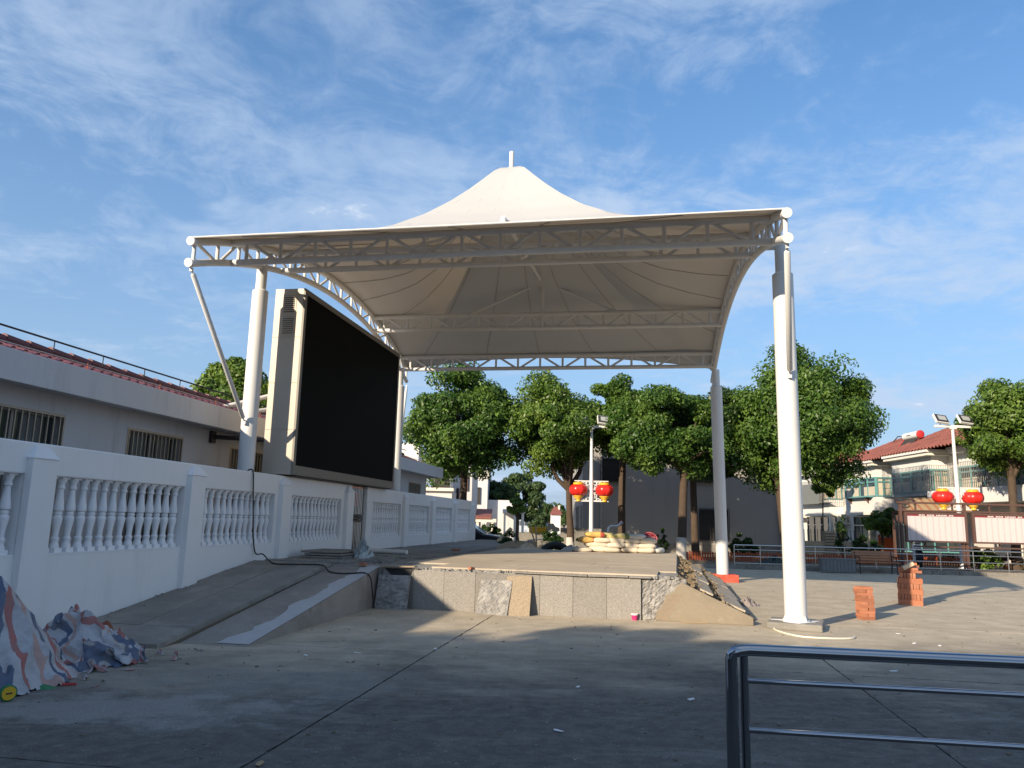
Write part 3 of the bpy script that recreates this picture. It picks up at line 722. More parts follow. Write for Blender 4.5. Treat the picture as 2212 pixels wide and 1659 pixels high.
# earth slope behind the wedge
r_ = np.random.RandomState(11); NX, NY = 30, 130; hn = r_.rand(NY + 1, NX + 1); hn = (hn + np.roll(hn, 1, 0) + np.roll(hn, 1, 1)) / 3
def slope(u, v):
    x = SW - 0.02 + 1.28 * u; y = 0.09 + 10.7 * v; i = int(round(u * NX)); j = int(round(v * NY))
    z = 0.72 - 0.66 * u
    return Vector((x, y, z + 0.10 * (hn[j, i] - 0.5) - 0.02))
MB(TS).grid(slope, NX, NY).build('earth_slope', MAT['soil'], stage, True)
cl = MB(TS)
for k in range(520):
    u = rnd.random() ** 0.8; y = rnd.uniform(0.12, 10.5); q = rnd.uniform(0.015, 0.055)
    cl.box((SW + 1.25 * u, y, 0.73 - 0.66 * u + 0.012), (q * rnd.uniform(1, 2), q * rnd.uniform(1, 2), q), M=Matrix.Rotation(rnd.uniform(0, 3), 4, 'Z') @ Matrix.Rotation(rnd.uniform(-.6, .6), 4, 'X'))
o = cl.build('soil_clods', MAT['soil'], stage); o['kind'] = 'stuff'
sa = math.atan2(0.66, 1.28)
for xa, wd, y0, y1 in ((0.40, 0.24, 0.25, 2.7), (0.80, 0.42, 0.5, 3.0), (0.85, 0.40, 3.05, 5.6), (0.42, 0.26, 2.8, 5.9), (0.80, 0.5, 5.7, 8.6), (0.40, 0.3, 6.0, 9.2)):
    M_ = Matrix.Rotation(sa - R(4) + rnd.uniform(-.02, .02), 4, 'Y') @ Matrix.Rotation(rnd.uniform(-.008, .008), 4, 'X') @ Matrix.Rotation(rnd.uniform(-.02, .02), 4, 'Z')
    MB(TS).box((SW + xa * 1.2, (y0 + y1) / 2, 0.735 - 0.66 * xa * 1.2 / 1.28 + 0.020), (wd, y1 - y0, 0.03), M=M_).build('slope_slab', MAT['deck'], stage)

# slabs leaning against the stage front
def lean(name, x0, w, hgt, th, mat, out, label, rough=0.0, cat='stone slab', skew=0.0):
    r2 = np.random.RandomState(int(abs(x0) * 100) + 1); n = 22
    nz = r2.rand(n + 1, n + 1); nz = (nz + np.roll(nz, 1, 0) + np.roll(nz, 1, 1) + np.roll(nz, -1, 1)) / 4
    m = MB(TS)
    def P_(u, v, d):
        edge = 0.014 * (nz[int(v * n), int(u * n)] - .5) * (1 if rough else 0)
        return Vector((x0 + w * u + skew * v + edge, -out * (1 - v) - d - 0.008, hgt * v * math.cos(math.asin(min(1, out / hgt))) + edge))
    fr = lambda u, v: P_(u, v, th + (rough * (nz[int(round(v * n)), int(round(u * n))] - 0.5) if 0 < u < 1 and 0 < v < 1 else 0))
    m.grid(fr, n, n)
    m.grid(lambda u, v: P_(1 - u, v, 0), 1, 1)
    m.grid(lambda u, v: P_(1, v, th * (1 - u)), 1, n); m.grid(lambda u, v: P_(0, v, th * u), 1, n); m.grid(lambda u, v: P_(u, 1, th * (1 - v)), n, 1); m.grid(lambda u, v: P_(u, 0, th * v), n, 1)
    return tag(m.build(name, mat), label, cat)
lean('stone_slab', -0.02, 0.62, 0.62, 0.05, MAT['mortar'], 0.16, 'rough grey mortar-backed slab leaning in the corner beside the ramp', 0.06)
lean('stone_slab', 1.92, 0.58, 0.62, 0.06, MAT['mortar'], 0.20, 'whitish mortar-backed slab leaning against the middle of the stage front', 0.05, skew=0.05)
lean('stone_slab', 2.44, 0.46, 0.70, 0.025, MAT['granite_back'], 0.20, 'smooth tan granite slab leaning upright against the stage front', 0.0)

# ================================================================ LED screen
LO = 0.20; LA, LB, LZ0, LZ1 = 5.33, 12.08, 2.51, 6.60
led = thing('video_screen', WP(LO - 0.4, 10, 2.5), 'large black outdoor video screen in a beige metal cabinet behind the wall', 'screen')
MB(TW).bb(LO - 0.70, LO - 0.05, LA, LB, LZ0, LZ1).build('cabinet', MAT['cabinet'], led)
zs = [LZ0, 3.46, 4.48, 5.50, LZ1]
for a, b in zip(zs[:-1], zs[1:]):
    MB(TW).bb(LO - 0.705, LO - 0.045, LA - 0.012, LA - 0.001, a + 0.004, b - 0.004).build('side_panel', MAT['cabinet'], led)
MB(TW).bb(LO - 0.049, LO, LA - 0.014, LA + 0.10, LZ0, LZ1).bb(LO - 0.049, LO, LB - 0.10, LB + 0.01, LZ0, LZ1).bb(LO - 0.049, LO, LA + 0.10, LB - 0.10, LZ1 - 0.12, LZ1).bb(LO - 0.049, LO, LA + 0.10, LB - 0.10, LZ0, LZ0 + 0.20).build('bezel', MAT['cabinet_trim'], led)
nmx, nmz = 8, 5
for i in range(nmx):
    for j in range(nmz):
        a = LA + 0.10 + (LB - LA - 0.20) * i / nmx; b = LA + 0.10 + (LB - LA - 0.20) * (i + 1) / nmx
        c = LZ0 + 0.20 + (LZ1 - LZ0 - 0.32) * j / nmz; d = LZ0 + 0.20 + (LZ1 - LZ0 - 0.32) * (j + 1) / nmz
        MB(TW).bb(LO - 0.03, LO - 0.015, a + 0.0006, b - 0.0006, c + 0.0006, d - 0.0006).build('screen_module', MAT['screen'], led)
for z0 in (6.02, 5.54):
    v = MB(TW).bb(LO - 0.53, LO - 0.20, LA - 0.022, LA - 0.0125, z0, z0 + 0.46).build('vent_frame', MAT['cabinet'], led)
    MB(TW).bb(LO - 0.49, LO - 0.24, LA - 0.0225, LA - 0.0221, z0 + 0.04, z0 + 0.42).build('vent_opening', MAT['vent'], v)
    for k in range(8):
        zz = z0 + 0.05 + 0.046 * k
        MB(TW).extrude([(LO - 0.49, LA - 0.0226, zz + 0.035), (LO - 0.49, LA - 0.042, zz + 0.004), (LO - 0.49, LA - 0.046, zz + 0.008), (LO - 0.49, LA - 0.0226, zz + 0.042)], (0.25, 0, 0)).build('slat', MAT['cabinet'], v)
MB(TW).bb(LO - 0.75, LO - 0.02, LA + 0.2, LB - 0.2, LZ0 - 0.026, LZ0 - 0.002).build('underside_beam', MAT['iron'], led)
for s_ in (6.4, 8.2, 11.2, 11.9):
    MB(TW).bb(LO - 0.68, LO - 0.48, s_ - 0.1, s_ + 0.1, 0, LZ0 - 0.027).build('support_post', MAT['iron'], led)
for sa_, sb_ in ((6.9, 9.6), (7.6, 12.2)):
    MB(TW).tube([(LO - 0.69, sb_, 5.4), (-3.0, sa_ - 0.4, 3.95)], 0.06, 10).build('back_stay', MAT['steel'], led, True)
# ================================================================ white membrane canopy (wall frame: x across, y along)
OL, OR = -0.55, 9.74
def lowL(s): return 7.42 - 0.0283 * (s - 8.95) ** 2
def lowR(s): return 7.32 - 0.0262 * (s - 8.8) ** 2
def low(x, s):
    t = (x - OL) / (OR - OL); return lowL(s) * (1 - t) + lowR(s) * t
ZO = 0.41
can = thing('membrane_canopy', WP(4.6, 9, 0), 'large white tent-like membrane canopy on steel trusses and four round columns', 'canopy')
FE = (2.15, 1.88)                                                      # front edge of the membrane on the left and right arch
TP = [(3.40, 2.95), (5.50, 5.15), (11.6, 11.35), (14.4, 14.2)]       # where the cross trusses meet the left and right arch
SR = 15.35                                                             # rear edge of the membrane at the corners
# side arches
for nm, ox, lo, s0 in (('left_arch_truss', OL, lowL, FE[0]), ('right_arch_truss', OR, lowR, FE[1])):
    N = 44; m = MB(TW); S_ = [s0 - 0.06 + (SR - 0.1 - s0) * k / N for k in range(N + 1)]
    m.tube([(ox, s, lo(s)) for s in S_], 0.068, 12); m.tube([(ox, s, lo(s) + ZO) for s in S_], 0.072, 12)
    arch = m.build(nm.replace('left_', '').replace('right_', ''), MAT['steel'], can, True)
    for z in (0, ZO):
        MB(TW).tube([(ox, s0 - 0.085, lo(s0) + z - 0.01), (ox, s0 - 0.06, lo(s0) + z - 0.005)], 0.082, 20).build('end_cap', MAT['steel'], arch, True)
    P_ = 0.76; n = int((SR - 0.2 - s0) / P_)
    for k in range(n + 1):
        s = s0 + 0.06 + P_ * k
        MB(TW).tube([(ox, s, lo(s)), (ox, s, lo(s) + ZO)], 0.036, 8).build('web_post', MAT['steel'], arch, True)
        if k < n:
            a, b = (ZO, 0) if k % 2 == 0 else (0, ZO)
            MB(TW).tube([(ox, s + 0.04, lo(s) + a), (ox, s + P_ - 0.04, lo(s + P_) + b)], 0.032, 8).build('web_brace', MAT['steel'], arch, True)
# cross trusses
for q, (sl_, sr_) in enumerate(TP):
    A = Vector((OL, sl_, lowL(sl_))); B = Vector((OR, sr_, lowR(sr_))); up = Vector((0, 0, ZO))
    m = MB(TW); m.tube([A, B], 0.064, 12); m.tube([A + up, B + up], 0.070, 12)
    tr = m.build('front_truss' if q == 0 else 'cross_truss', MAT['steel'], can, True)
    n = 14
    for k in range(n):
        p = A.lerp(B, (k + 0.5) / n)
        MB(TW).tube([p, p + up], 0.036, 8).build('web_post', MAT['steel'], tr, True)
        if k < n - 1:
            p2 = A.lerp(B, (k + 1.5) / n); e = (p2 - p).normalized() * 0.04
            a, b = (up, Vector()) if k % 2 == 0 else (Vector(), up)
            MB(TW).tube([p + a + e, p2 + b - e], 0.034, 8).build('web_brace', MAT['steel'], tr, True)
    MB(TW).tube([A.lerp(B, 0.5) - Vector((0.004, 0, 0)), A.lerp(B, 0.5) + Vector((0.004, 0, 0))], 0.066, 14).build('weld_ring', MAT['steel'], tr, True)
# membrane
PX, PY, PZ = 4.20, 8.30, 10.57
GS = [(0, 1.0), (0.035, 1.0), (0.06, 0.97), (0.09, 0.89), (0.125, 0.795), (0.18, 0.655), (0.25, 0.50), (0.34, 0.335), (0.45, 0.19), (0.58, 0.08), (0.72, 0.025), (0.86, 0.005), (1.0, 0.0)]
def gfun(t): return float(np.interp(t, [a for a, _ in GS], [b for _, b in GS]))
tt_ = np.linspace(0, 1, 400); gg_ = np.array([gfun(t) for t in tt_]); kz = np.hanning(19); kz /= kz.sum()
gs_ = np.convolve(np.pad(gg_, 9, mode='edge'), kz, mode='valid')
gs_[-40:] = np.minimum(gs_[-40:], np.linspace(gs_[-40], 0, 40))
def g2(t): return float(np.interp(t, tt_, gs_))
def front_s(x):
    m = (x - (OL + OR) / 2) / ((OR - OL) / 2)
    return FE[0] + (FE[1] - FE[0]) * (x - OL) / (OR - OL) + 0.18 * (1 - m * m)
def rear_s(x):
    m = (x - (OL + OR) / 2) / ((OR - OL) / 2); return SR - 0.75 * (1 - abs(m) ** 2.2)
def mem_pt(th, t, off=0.0):
    dx, dy = math.cos(th), math.sin(th)
    lo_, hi_ = 0.0, 14.0
    for _ in range(40):
        r = (lo_ + hi_) / 2; x = PX + dx * r; y = PY + dy * r
        inside = OL - 0.02 <= x <= OR + 0.02 and front_s(x) - 0.02 <= y <= rear_s(min(max(x, OL), OR))
        if inside: lo_ = r
        else: hi_ = r
    r = max(0.20, lo_ * t) if t > 0 else 0.20
    x = PX + dx * r; y = PY + dy * r
    base = low(x, y) + ZO + 0.075
    g_ = g2(min(1.0, r / lo_) * (1 - 0.16 * max(0.0, dx) ** 2) * (1 - 0.30 * max(0.0, dy) ** 4 * (1 - min(1.0, r / lo_) ** 2)))
    sag = -0.10 * math.sin(math.pi * min(1, r / lo_)) ** 2
    z = base + (PZ - base) * g_ + sag * 0.6
    return Vector((x, y, z + off))
NT_, NR_ = 144, 40
cor = [math.atan2(a - PY, b - PX) for a, b in ((FE[0], OL), (FE[1], OR), (SR, OR), (SR, OL))]
ths = sorted([2 * math.pi * k / NT_ - math.pi for k in range(NT_)] + cor)
nth = len(ths)
m = MB(TW)
m.grid(lambda u, v: mem_pt(ths[int(round(u * nth)) % nth], v), nth, NR_, closed=True)
me_o = m.build('membrane', MAT['membrane'], can, True)
me_o.data.polygons.foreach_set('use_smooth', [True] * len(me_o.data.polygons))
sm = me_o.modifiers.new('thickness', 'SOLIDIFY'); sm.thickness = 0.004; sm.offset = 0
MB(TW).lathe([(0.205, PZ - 0.02), (0.20, PZ + 0.012), (0.08, PZ + 0.03)], (PX, PY, 0), 28).build('peak_cap', MAT['membrane'], can, True)
MB(TW).tube([(PX, PY, PZ - 1.6), (PX, PY, PZ + 0.52)], 0.062, 14).build('mast', MAT['steel'], can, True)
for k in range(22):
    th = 2 * math.pi * (k + 0.5) / 22
    MB(TW).tube([mem_pt(th, 0.04 + 0.94 * i / 24, -0.012) for i in range(25)], 0.0105, 5).build('seam', MAT['seam'], can, True)
MB(TW).tube([Vector((OL + (OR - OL) * k / 40, front_s(OL + (OR - OL) * k / 40) - 0.015, low(OL + (OR - OL) * k / 40, front_s(OL + (OR - OL) * k / 40)) + ZO + 0.085)) for k in range(41)], 0.016, 8).build('edge_rope', MAT['steel'], can, True)
# king posts that carry the peak
for q in (1, 2):
    sl_, sr_ = TP[q]; s_ = (sl_ + sr_) / 2; xc = (OL + OR) / 2 + (0.05 if q == 2 else 0)
    z0 = low(xc, s_); zt = 8.72 if q == 2 else 8.05
    MB(TW).tube([(xc, s_, z0), (xc, s_, zt)], 0.062, 12).build('king_post', MAT['steel'], can, True)
    for d_ in (-1, 1):
        MB(TW).tube([(xc, s_, zt - 0.14), (xc + d_ * 2.2, s_, z0 + ZO)], 0.036, 8).build('king_brace', MAT['steel'], can, True)
MB(TW).tube([((OL + OR) / 2, (TP[1][0] + TP[1][1]) / 2, 8.05), ((OL + OR) / 2, (TP[2][0] + TP[2][1]) / 2, 8.6)], 0.05, 10).build('ridge_tube', MAT['steel'], can, True)
MB(TW).tube([(PX, PY, 8.05), ((OL + OR) / 2, PY, 8.25)], 0.05, 10).build('mast_link', MAT['steel'], can, True)
# columns: (bottom o,s) (top o,s) footing
def column(ob, sb, zb, ot, st, zt, r, foot):
    b = Vector((ob, sb, zb)); t = Vector((ot, st, zt)); k = (zt - 0.55 - zb) / (zt - zb)
    j = b.lerp(t, k)
    c = MB(TW).tube([b, j, j + (t - b).normalized() * 0.03], [r, r, r * 0.8], 28).build('column', MAT['steel'], can, True)
    MB(TW).tube([j, t], r * 0.67, 24).build('column_neck', MAT['steel'], c, True)
    return c
cR = column(10.03, 3.98, 0.115, 10.03, 3.98, lowR(3.98), 0.182, None)
cL = column(-0.55, 4.72, 0.0, -0.55, 4.72, lowL(4.72), 0.166, None)
cB = column(9.86, 14.55, 0.22, 9.78, 14.45, lowR(14.45), 0.178, None)
cC = column(-0.55, 14.55, 0.0, -0.55, 14.45, lowL(14.45), 0.17, None)
MB(TW).tube([(10.03, 3.98, 0.115), (10.03, 3.98, 0.135)], 0.225, 20).build('base_plate', MAT['steel'], can)
for k in range(6):
    an = k * math.pi / 3 + 0.2
    MB(TW).extrude([(10.03 + 0.18 * math.cos(an), 3.98 + 0.18 * math.sin(an), 0.135), (10.03 + 0.22 * math.cos(an), 3.98 + 0.22 * math.sin(an), 0.135), (10.03 + 0.18 * math.cos(an), 3.98 + 0.18 * math.sin(an), 0.22)], (0.008 * math.sin(an), -0.008 * math.cos(an), 0)).build('gusset', MAT['steel'], can)
MB(TW).box((10.03, 4.0, 0.055), (0.86, 0.86, 0.115), rz=R(-14)).build('footing', MAT['block'], can, bevel=0.02)
MB(TW).extrude([(10.03 + (0.30 + 0.10 * math.sin(5 * a) + 0.04 * math.sin(9 * a + 1)) * math.cos(a), 4.0 + (0.30 + 0.09 * math.sin(4 * a + 2)) * math.sin(a), 0.1135) for a in [2 * math.pi * k / 36 for k in range(36)]], (0, 0, 0.003)).build('paint_splash', MAT['baluster'], can)
MB(TW).box((9.86, 14.55, 0.11), (0.80, 0.62, 0.225), rz=R(10)).build('footing', MAT['red_paint'], can, bevel=0.02)
# outer struts
def strut(a, b, r):
    a, b = Vector(a), Vector(b); d = (b - a).normalized()
    MB(TW).tube([a, a + d * 0.14], 0.016, 8).tube([b - d * 0.12, b], 0.018, 8).box(a + d * 0.05, (0.05, 0.05, 0.07)).box(b - d * 0.02, (0.06, 0.06, 0.09)).build('strut_pin', MAT['steel'], can)
    MB(TW).tube([a + d * 0.13, a + d * 0.15, b - d * 0.15, b - d * 0.13], [r * .7, r, r, r * .7], 14).build('strut', MAT['steel'], can, True)
strut((OL, FE[0], lowL(FE[0]) - 0.07), (-0.55, 4.72 - 0.18, 3.50), 0.046)
MB(TW).tube([(OR - 0.05, 3.98, lowR(3.98)), (10.12, 3.98, lowR(3.98))], 0.068, 14).build('column_head', MAT['steel'], can, True)
MB(TW).tube([(OL - 0.1, 4.72, lowL(4.72) - 0.02), (OL + 0.1, 4.72, lowL(4.72) - 0.02)], 0.068, 14).build('column_head', MAT['steel'], can, True)
strut((OR, FE[1], lowR(FE[1]) - 0.07), (10.05, 3.98 - 0.20, 4.25), 0.05)
strut((OL, SR - 0.1, lowL(SR) - 0.05), (-0.55, 14.55 + 0.18, 3.9), 0.046)
strut((OR, SR - 0.1, lowR(SR) - 0.05), (9.86, 14.55 + 0.2, 4.2), 0.046)
# ================================================================ trees and shrubs
def leaf_mesh(name, pts, size, mat, seed, up=0.35, aspect=0.55, outward=None):
    r2 = np.random.RandomState(seed); n = len(pts)
    nrm = r2.normal(size=(n, 3)) * 0.75
    if outward is not None: nrm += outward * 0.9
    nrm[:, 2] += up; nrm /= np.linalg.norm(nrm, axis=1)[:, None]
    a = np.cross(nrm, r2.normal(size=(n, 3))); a /= np.linalg.norm(a, axis=1)[:, None]
    a[:, 2] -= 0.25
    b = np.cross(nrm, a); b /= np.linalg.norm(b, axis=1)[:, None]
    L = size * r2.uniform(0.7, 1.35, (n, 1)); Wd = L * aspect
    v = np.empty((n, 4, 3))
    v[:, 0] = pts - a * L * 0.5; v[:, 1] = pts + b * Wd * 0.5 + a * L * 0.05; v[:, 2] = pts + a * L * 0.5; v[:, 3] = pts - b * Wd * 0.5 + a * L * 0.05 + nrm * L * 0.10
    me = bpy.data.meshes.new(name); me.vertices.add(n * 4); me.vertices.foreach_set('co', v.reshape(-1))
    me.loops.add(n * 4); me.loops.foreach_set('vertex_index', np.arange(n * 4)); me.polygons.add(n)
    me.polygons.foreach_set('loop_start', np.arange(n) * 4); me.update(calc_edges=True); me.validate(); me.materials.append(mat)
    return me
def crown_points(c, rad, n, seed, clumps=70, spread=0.30, hollow=0.35, flat=0.5):
    """leaf clumps spread through an uneven crown; returns points and outward directions"""
    r2 = np.random.RandomState(seed); c = np.array(c); rad = np.array(rad)
    d = r2.normal(size=(clumps, 3)); d /= np.linalg.norm(d, axis=1)[:, None]
    d[:, 2] = np.where(d[:, 2] < -flat, -flat * r2.uniform(.3, 1, clumps), d[:, 2])
    bump = 1 + 0.16 * np.sin(3.1 * d[:, 0] + seed) + 0.12 * np.sin(4.7 * d[:, 1] + 2 * seed) + r2.normal(size=clumps) * 0.06
    rr = (hollow + (1 - hollow) * r2.uniform(0, 1, clumps) ** 0.45) * bump
    cen = c + d * rad * (rr * 0.86)[:, None]
    wgt = r2.uniform(0.5, 1.5, clumps); wgt /= wgt.sum()
    k = r2.choice(clumps, n, p=wgt)
    cr = spread * rad.mean() * r2.uniform(0.75, 1.25, clumps)
    q = r2.normal(size=(n, 3)); q /= np.linalg.norm(q, axis=1)[:, None]
    rr2 = r2.uniform(0, 1, (n, 1)) ** 0.42
    off = q * rr2 * cr[k][:, None] * np.array([1, 1, 0.72])
    pts = cen[k] + off
    out = q * 0.9 + (pts - c) / rad.mean() * 0.5
    return pts, out, cen
DENS = 2.5
def make_tree(name, label, base, fork, crown_c, rad, mat, seed, n=15000, size=0.17, trunk_r=0.17, group=None, cat='tree', wash=0.0, clumps=80, limbs=9, bend=0.0, hollow=0.35, spread=0.27, trunks=None, flat=0.9):
    base = Vector(base); t = thing(name, base, label, cat, group)
    r2 = random.Random(seed); crown_c = Vector(crown_c); fork = Vector(fork)
    n = int(n * DENS); rad = (rad[0] * 1.04, rad[1] * 1.04, rad[2] * 0.93); size *= 0.82
    pts, out, cen = crown_points(crown_c, rad, n, seed, clumps, spread, hollow, flat)
    m = MB()
    mid = base.lerp(fork, 0.55) + Vector((bend, bend * 0.3, 0))
    path = [base + Vector((0, 0, -0.1)), base + Vector((0, 0, 0.12)), base.lerp(mid, 0.5) + Vector((r2.uniform(-.04, .04), 0, 0)), mid, fork]
    m.tube(path, [trunk_r * 1.45, trunk_r * 1.15, trunk_r, trunk_r * 0.93, trunk_r * 0.85], 12)
    if trunks:
        for pth in trunks: m.tube([fork] + [Vector(p) for p in pth], [trunk_r * 0.8] + [trunk_r * (0.62 - 0.12 * i) for i in range(len(pth))], 9)
    ce = sorted([Vector(p) for p in cen], key=lambda p: r2.random())[:limbs]
    for p in ce:
        mm = fork.lerp(p, 0.5) + Vector((r2.uniform(-.25, .25), r2.uniform(-.25, .25), 0.25))
        m.tube([fork - Vector((0, 0, 0.08)), fork.lerp(mm, 0.5) + Vector((0, 0, .12)), mm, p], [trunk_r * 0.62, trunk_r * 0.45, trunk_r * 0.3, trunk_r * 0.1], 7)
    m.build('trunk', MAT['bark'], t, True)
    if wash:
        MB().tube([base + Vector((0, 0, -0.05)), base + Vector((0, 0, 0.12)), base.lerp(mid, 0.5).lerp(base, 1 - min(1, wash / max(0.01, (base.lerp(mid, 0.5) - base).length)))], [trunk_r * 1.5, trunk_r * 1.2, trunk_r * 1.1], 12, cap=False).build('whitewash', MAT['whitewash'], t, True)
    me = leaf_mesh(name + '_leaves', pts - np.array(base), size, mat, seed, outward=out)
    o = bpy.data.objects.new('crown', me); COL.objects.link(o); o.location = base; adopt(o, t)
    return t
def pxcrown(x0, x1, y0, y1, Y, depth=None):
    a = on_y((x0 + x1) / 2, (y0 + y1) / 2, Y); w = (on_y(x1, (y0 + y1) / 2, Y) - on_y(x0, (y0 + y1) / 2, Y)).length / 2
    h_ = (on_y((x0 + x1) / 2, y0, Y) - on_y((x0 + x1) / 2, y1, Y)).length / 2
    return a, (w, depth or w * 0.95, h_)
GR = 'trees behind the stage'
BED = 0.16
def ptree(name, label, xb, Yb, zb, xf, yf, box, mat, seed, **k):
    b = on_y(xb, 1150, Yb); b.z = zb; f = on_y(xf, yf, Yb); c, rad = pxcrown(*box, Yb)
    return make_tree(name, label, b, f, c, rad, mat, seed, **k)
ptree('camphor_tree', 'dark dense tree rising behind the far end of the boundary wall', 993, 38, 0, 1003, 1010, (868, 1142, 790, 1052), MAT['leaf'], 21, n=24000, trunk_r=0.19, group=GR, clumps=110, bend=0.05, size=0.20)
ptree('camphor_tree', 'lighter green forked tree just left of the lantern lamp post', 1232, 37.5, 0.45, 1229, 1058, (1086, 1318, 798, 1056), MAT['leaf_light'], 22, n=21000, trunk_r=0.17, group=GR, wash=0.5, clumps=95, size=0.19,
      trunks=[[on_y(1205, 1036, 37.5), on_y(1192, 1008, 37.5), on_y(1200, 960, 37.5)], [on_y(1252, 1020, 37.5), on_y(1258, 985, 37.5)]])
ptree('camphor_tree', 'slim dark trunked tree between the lamp post and the grey house wall', 1340, 37.8, 0.1, 1345, 1000, (1280, 1412, 795, 1012), MAT['leaf'], 23, n=14000, trunk_r=0.19, group=GR, clumps=60, size=0.18)
ptree('camphor_tree', 'tree with whitewashed foot beside the dark barred window', 1470, 35, BED, 1478, 1010, (1322, 1545, 798, 1056), MAT['leaf'], 24, n=21000, trunk_r=0.20, group=GR, wash=0.95, clumps=95, size=0.18)
ptree('camphor_tree', 'twin stemmed tree in front of the dark barred window', 1502, 37.5, BED, 1497, 1035, (1440, 1620, 820, 1060), MAT['leaf_dark'], 25, n=14000, trunk_r=0.18, group=GR, clumps=70, size=0.19, trunks=[[on_y(1525, 985, 37.5), on_y(1545, 950, 37.5)]])
ptree('camphor_tree', 'largest tree, broad round crown beyond the front right canopy column', 1700, 36, BED, 1683, 1040, (1556, 1888, 752, 1072), MAT['leaf'], 26, n=34000, trunk_r=0.24, group=GR, clumps=140, size=0.19, wash=0.6, limbs=14)
ptree('camphor_tree', 'bright green round tree over the carport beside the red roofed houses', 2190, 33, 0.1, 2185, 1030, (2076, 2330, 808, 1042), MAT['leaf_light'], 27, n=22000, trunk_r=0.18, group=GR, clumps=100, size=0.18, hollow=0.5)
ptree('camphor_tree', 'loose topped tree rising behind the long plum roofed building', 520, 27, 0, 520, 940, (405, 640, 772, 960), MAT['leaf_light'], 28, n=11000, trunk_r=0.18, clumps=60, size=0.17)
ptree('street_tree', 'rounded street tree above the parked van', 1108, 72, 0, 1110, 1110, (1052, 1180, 1010, 1135), MAT['leaf_far'], 31, n=12000, size=0.30, trunk_r=0.25, clumps=60, hollow=0.45)
ptree('street_tree', 'small yellowish young tree in front of the street houses', 1118, 60, 0, 1118, 1118, (1095, 1140, 1068, 1122), MAT['leaf_light'], 32, n=3500, size=0.22, trunk_r=0.14, clumps=25)
for i, (x0, x1, y0, y1, Y, lab) in enumerate(((1170, 1200, 1078, 1140, 120, 'far tree tallest of the row at the end of the street'), (1196, 1240, 1085, 1142, 140, 'far tree behind the little red roofed hut'), (1226, 1262, 1095, 1142, 70, 'leafy bush growing by the corner of the grey house'), (1140, 1182, 1095, 1150, 95, 'dark far tree standing over the parked van roof'))):
    ptree('far_tree', lab, (x0 + x1) / 2, Y, 0, (x0 + x1) / 2, y1 - 4, (x0, x1, y0, y1), MAT['leaf_far'], 41 + i, n=3500, size=0.0045 * Y, trunk_r=0.2, clumps=26, hollow=0.45)
# hazy row of trees closing the horizon
r2 = np.random.RandomState(5); P_ = []
for k in range(60):
    x = -150 + 8.5 * k + r2.uniform(-3, 3); y = 300 + r2.uniform(-25, 25); h_ = r2.uniform(5, 9)
    q = r2.normal(size=(220, 3)); q /= np.linalg.norm(q, axis=1)[:, None]
    P_.append(np.array([x, y, h_ * 0.5]) + q * np.array([6.0, 4.0, h_ * 0.55]) * r2.uniform(0.5, 1, (220, 1)))
me = leaf_mesh('far_wood', np.concatenate(P_), 2.0, MAT['leaf_far'], 9)
o = bpy.data.objects.new('far_wood', me); COL.objects.link(o); o['kind'] = 'stuff'; o['label'] = 'far line of trees closing the horizon'

def shrub(name, label, c, rad, mat, seed, n=2600, size=0.07, group=None, clumps=40, hollow=0.6, spread=0.22):
    c = Vector(c); t = thing(name, (c.x, c.y, c.z), label, 'shrub', group)
    cc = c + Vector((0, 0, rad[2] * 0.9))
    pts, out, cen = crown_points(cc, rad, n, seed, clumps, spread, hollow, 0.9)
    pts[:, 2] = np.maximum(pts[:, 2], c.z + 0.02)
    o = bpy.data.objects.new('foliage', leaf_mesh(name + '_leaves', pts - np.array(c), size, mat, seed, outward=out)); COL.objects.link(o); o.location = c; adopt(o, t)
    m = MB(); r3 = random.Random(seed)
    for k in range(5):
        p = Vector(cen[r3.randrange(len(cen))]); m.tube([c - Vector((0, 0, 0.05)), c.lerp(p, 0.5), p], [0.02, 0.014, 0.006], 6)
    m.build('stem', MAT['bark'], t, True)
    return t
def pshrub(label, x0, x1, ytop, ybase, Y, zb, mat, seed, **k):
    a = on_y(x0, ybase, Y); b = on_y(x1, ybase, Y); top = on_y((x0 + x1) / 2, ytop, Y)
    return shrub('round_shrub', label, ((a.x + b.x) / 2, Y, zb), ((b.x - a.x) / 2, (b.x - a.x) / 2, (top.z - zb) / 1.9), mat, seed, **k)
SG = 'shrubs in the planting bed'
pshrub('clipped dome shrub between the rear canopy column and the steel railing', 1572, 1642, 1154, 1205, 36, BED, MAT['hedge'], 51, n=5200, size=0.09, group=SG)
pshrub('clipped dome shrub behind the wooden bench', 1832, 1905, 1156, 1195, 36, BED, MAT['hedge'], 52, n=5200, size=0.09, group=SG)
pshrub('glossy leaved bushy shrub under the notice boards', 2092, 2165, 1182, 1232, 33.2, 0.1, MAT['leaf_light'], 53, n=1600, size=0.16, group=SG, clumps=30)
pshrub('dark shrub behind the oval red sign', 1418, 1450, 1140, 1180, 36.5, BED, MAT['leaf_dark'], 54, n=500, size=0.14, group=SG, clumps=16, hollow=0.2)
pshrub('reddish leaved shrub under the right notice board', 2165, 2215, 1195, 1232, 33, 0.1, MAT['leaf_red'], 55, n=900, size=0.12, group=SG, clumps=20)
pshrub('wispy tall shrub by the garden gate posts', 1808, 1830, 1098, 1185, 37, BED, MAT['leaf_dark'], 56, n=420, size=0.14, group=SG, clumps=16, hollow=0.1, spread=0.35)
pshrub('low weedy shrub around the leaning boards and tyre', 1070, 1120, 1148, 1182, 31, 0, MAT['leaf_dark'], 57, n=2200, size=0.10, clumps=30)
pshrub('tangled shrub behind the half buried tyre', 1160, 1225, 1140, 1182, 33, 0, MAT['hedge'], 58, n=2600, size=0.12, clumps=34)
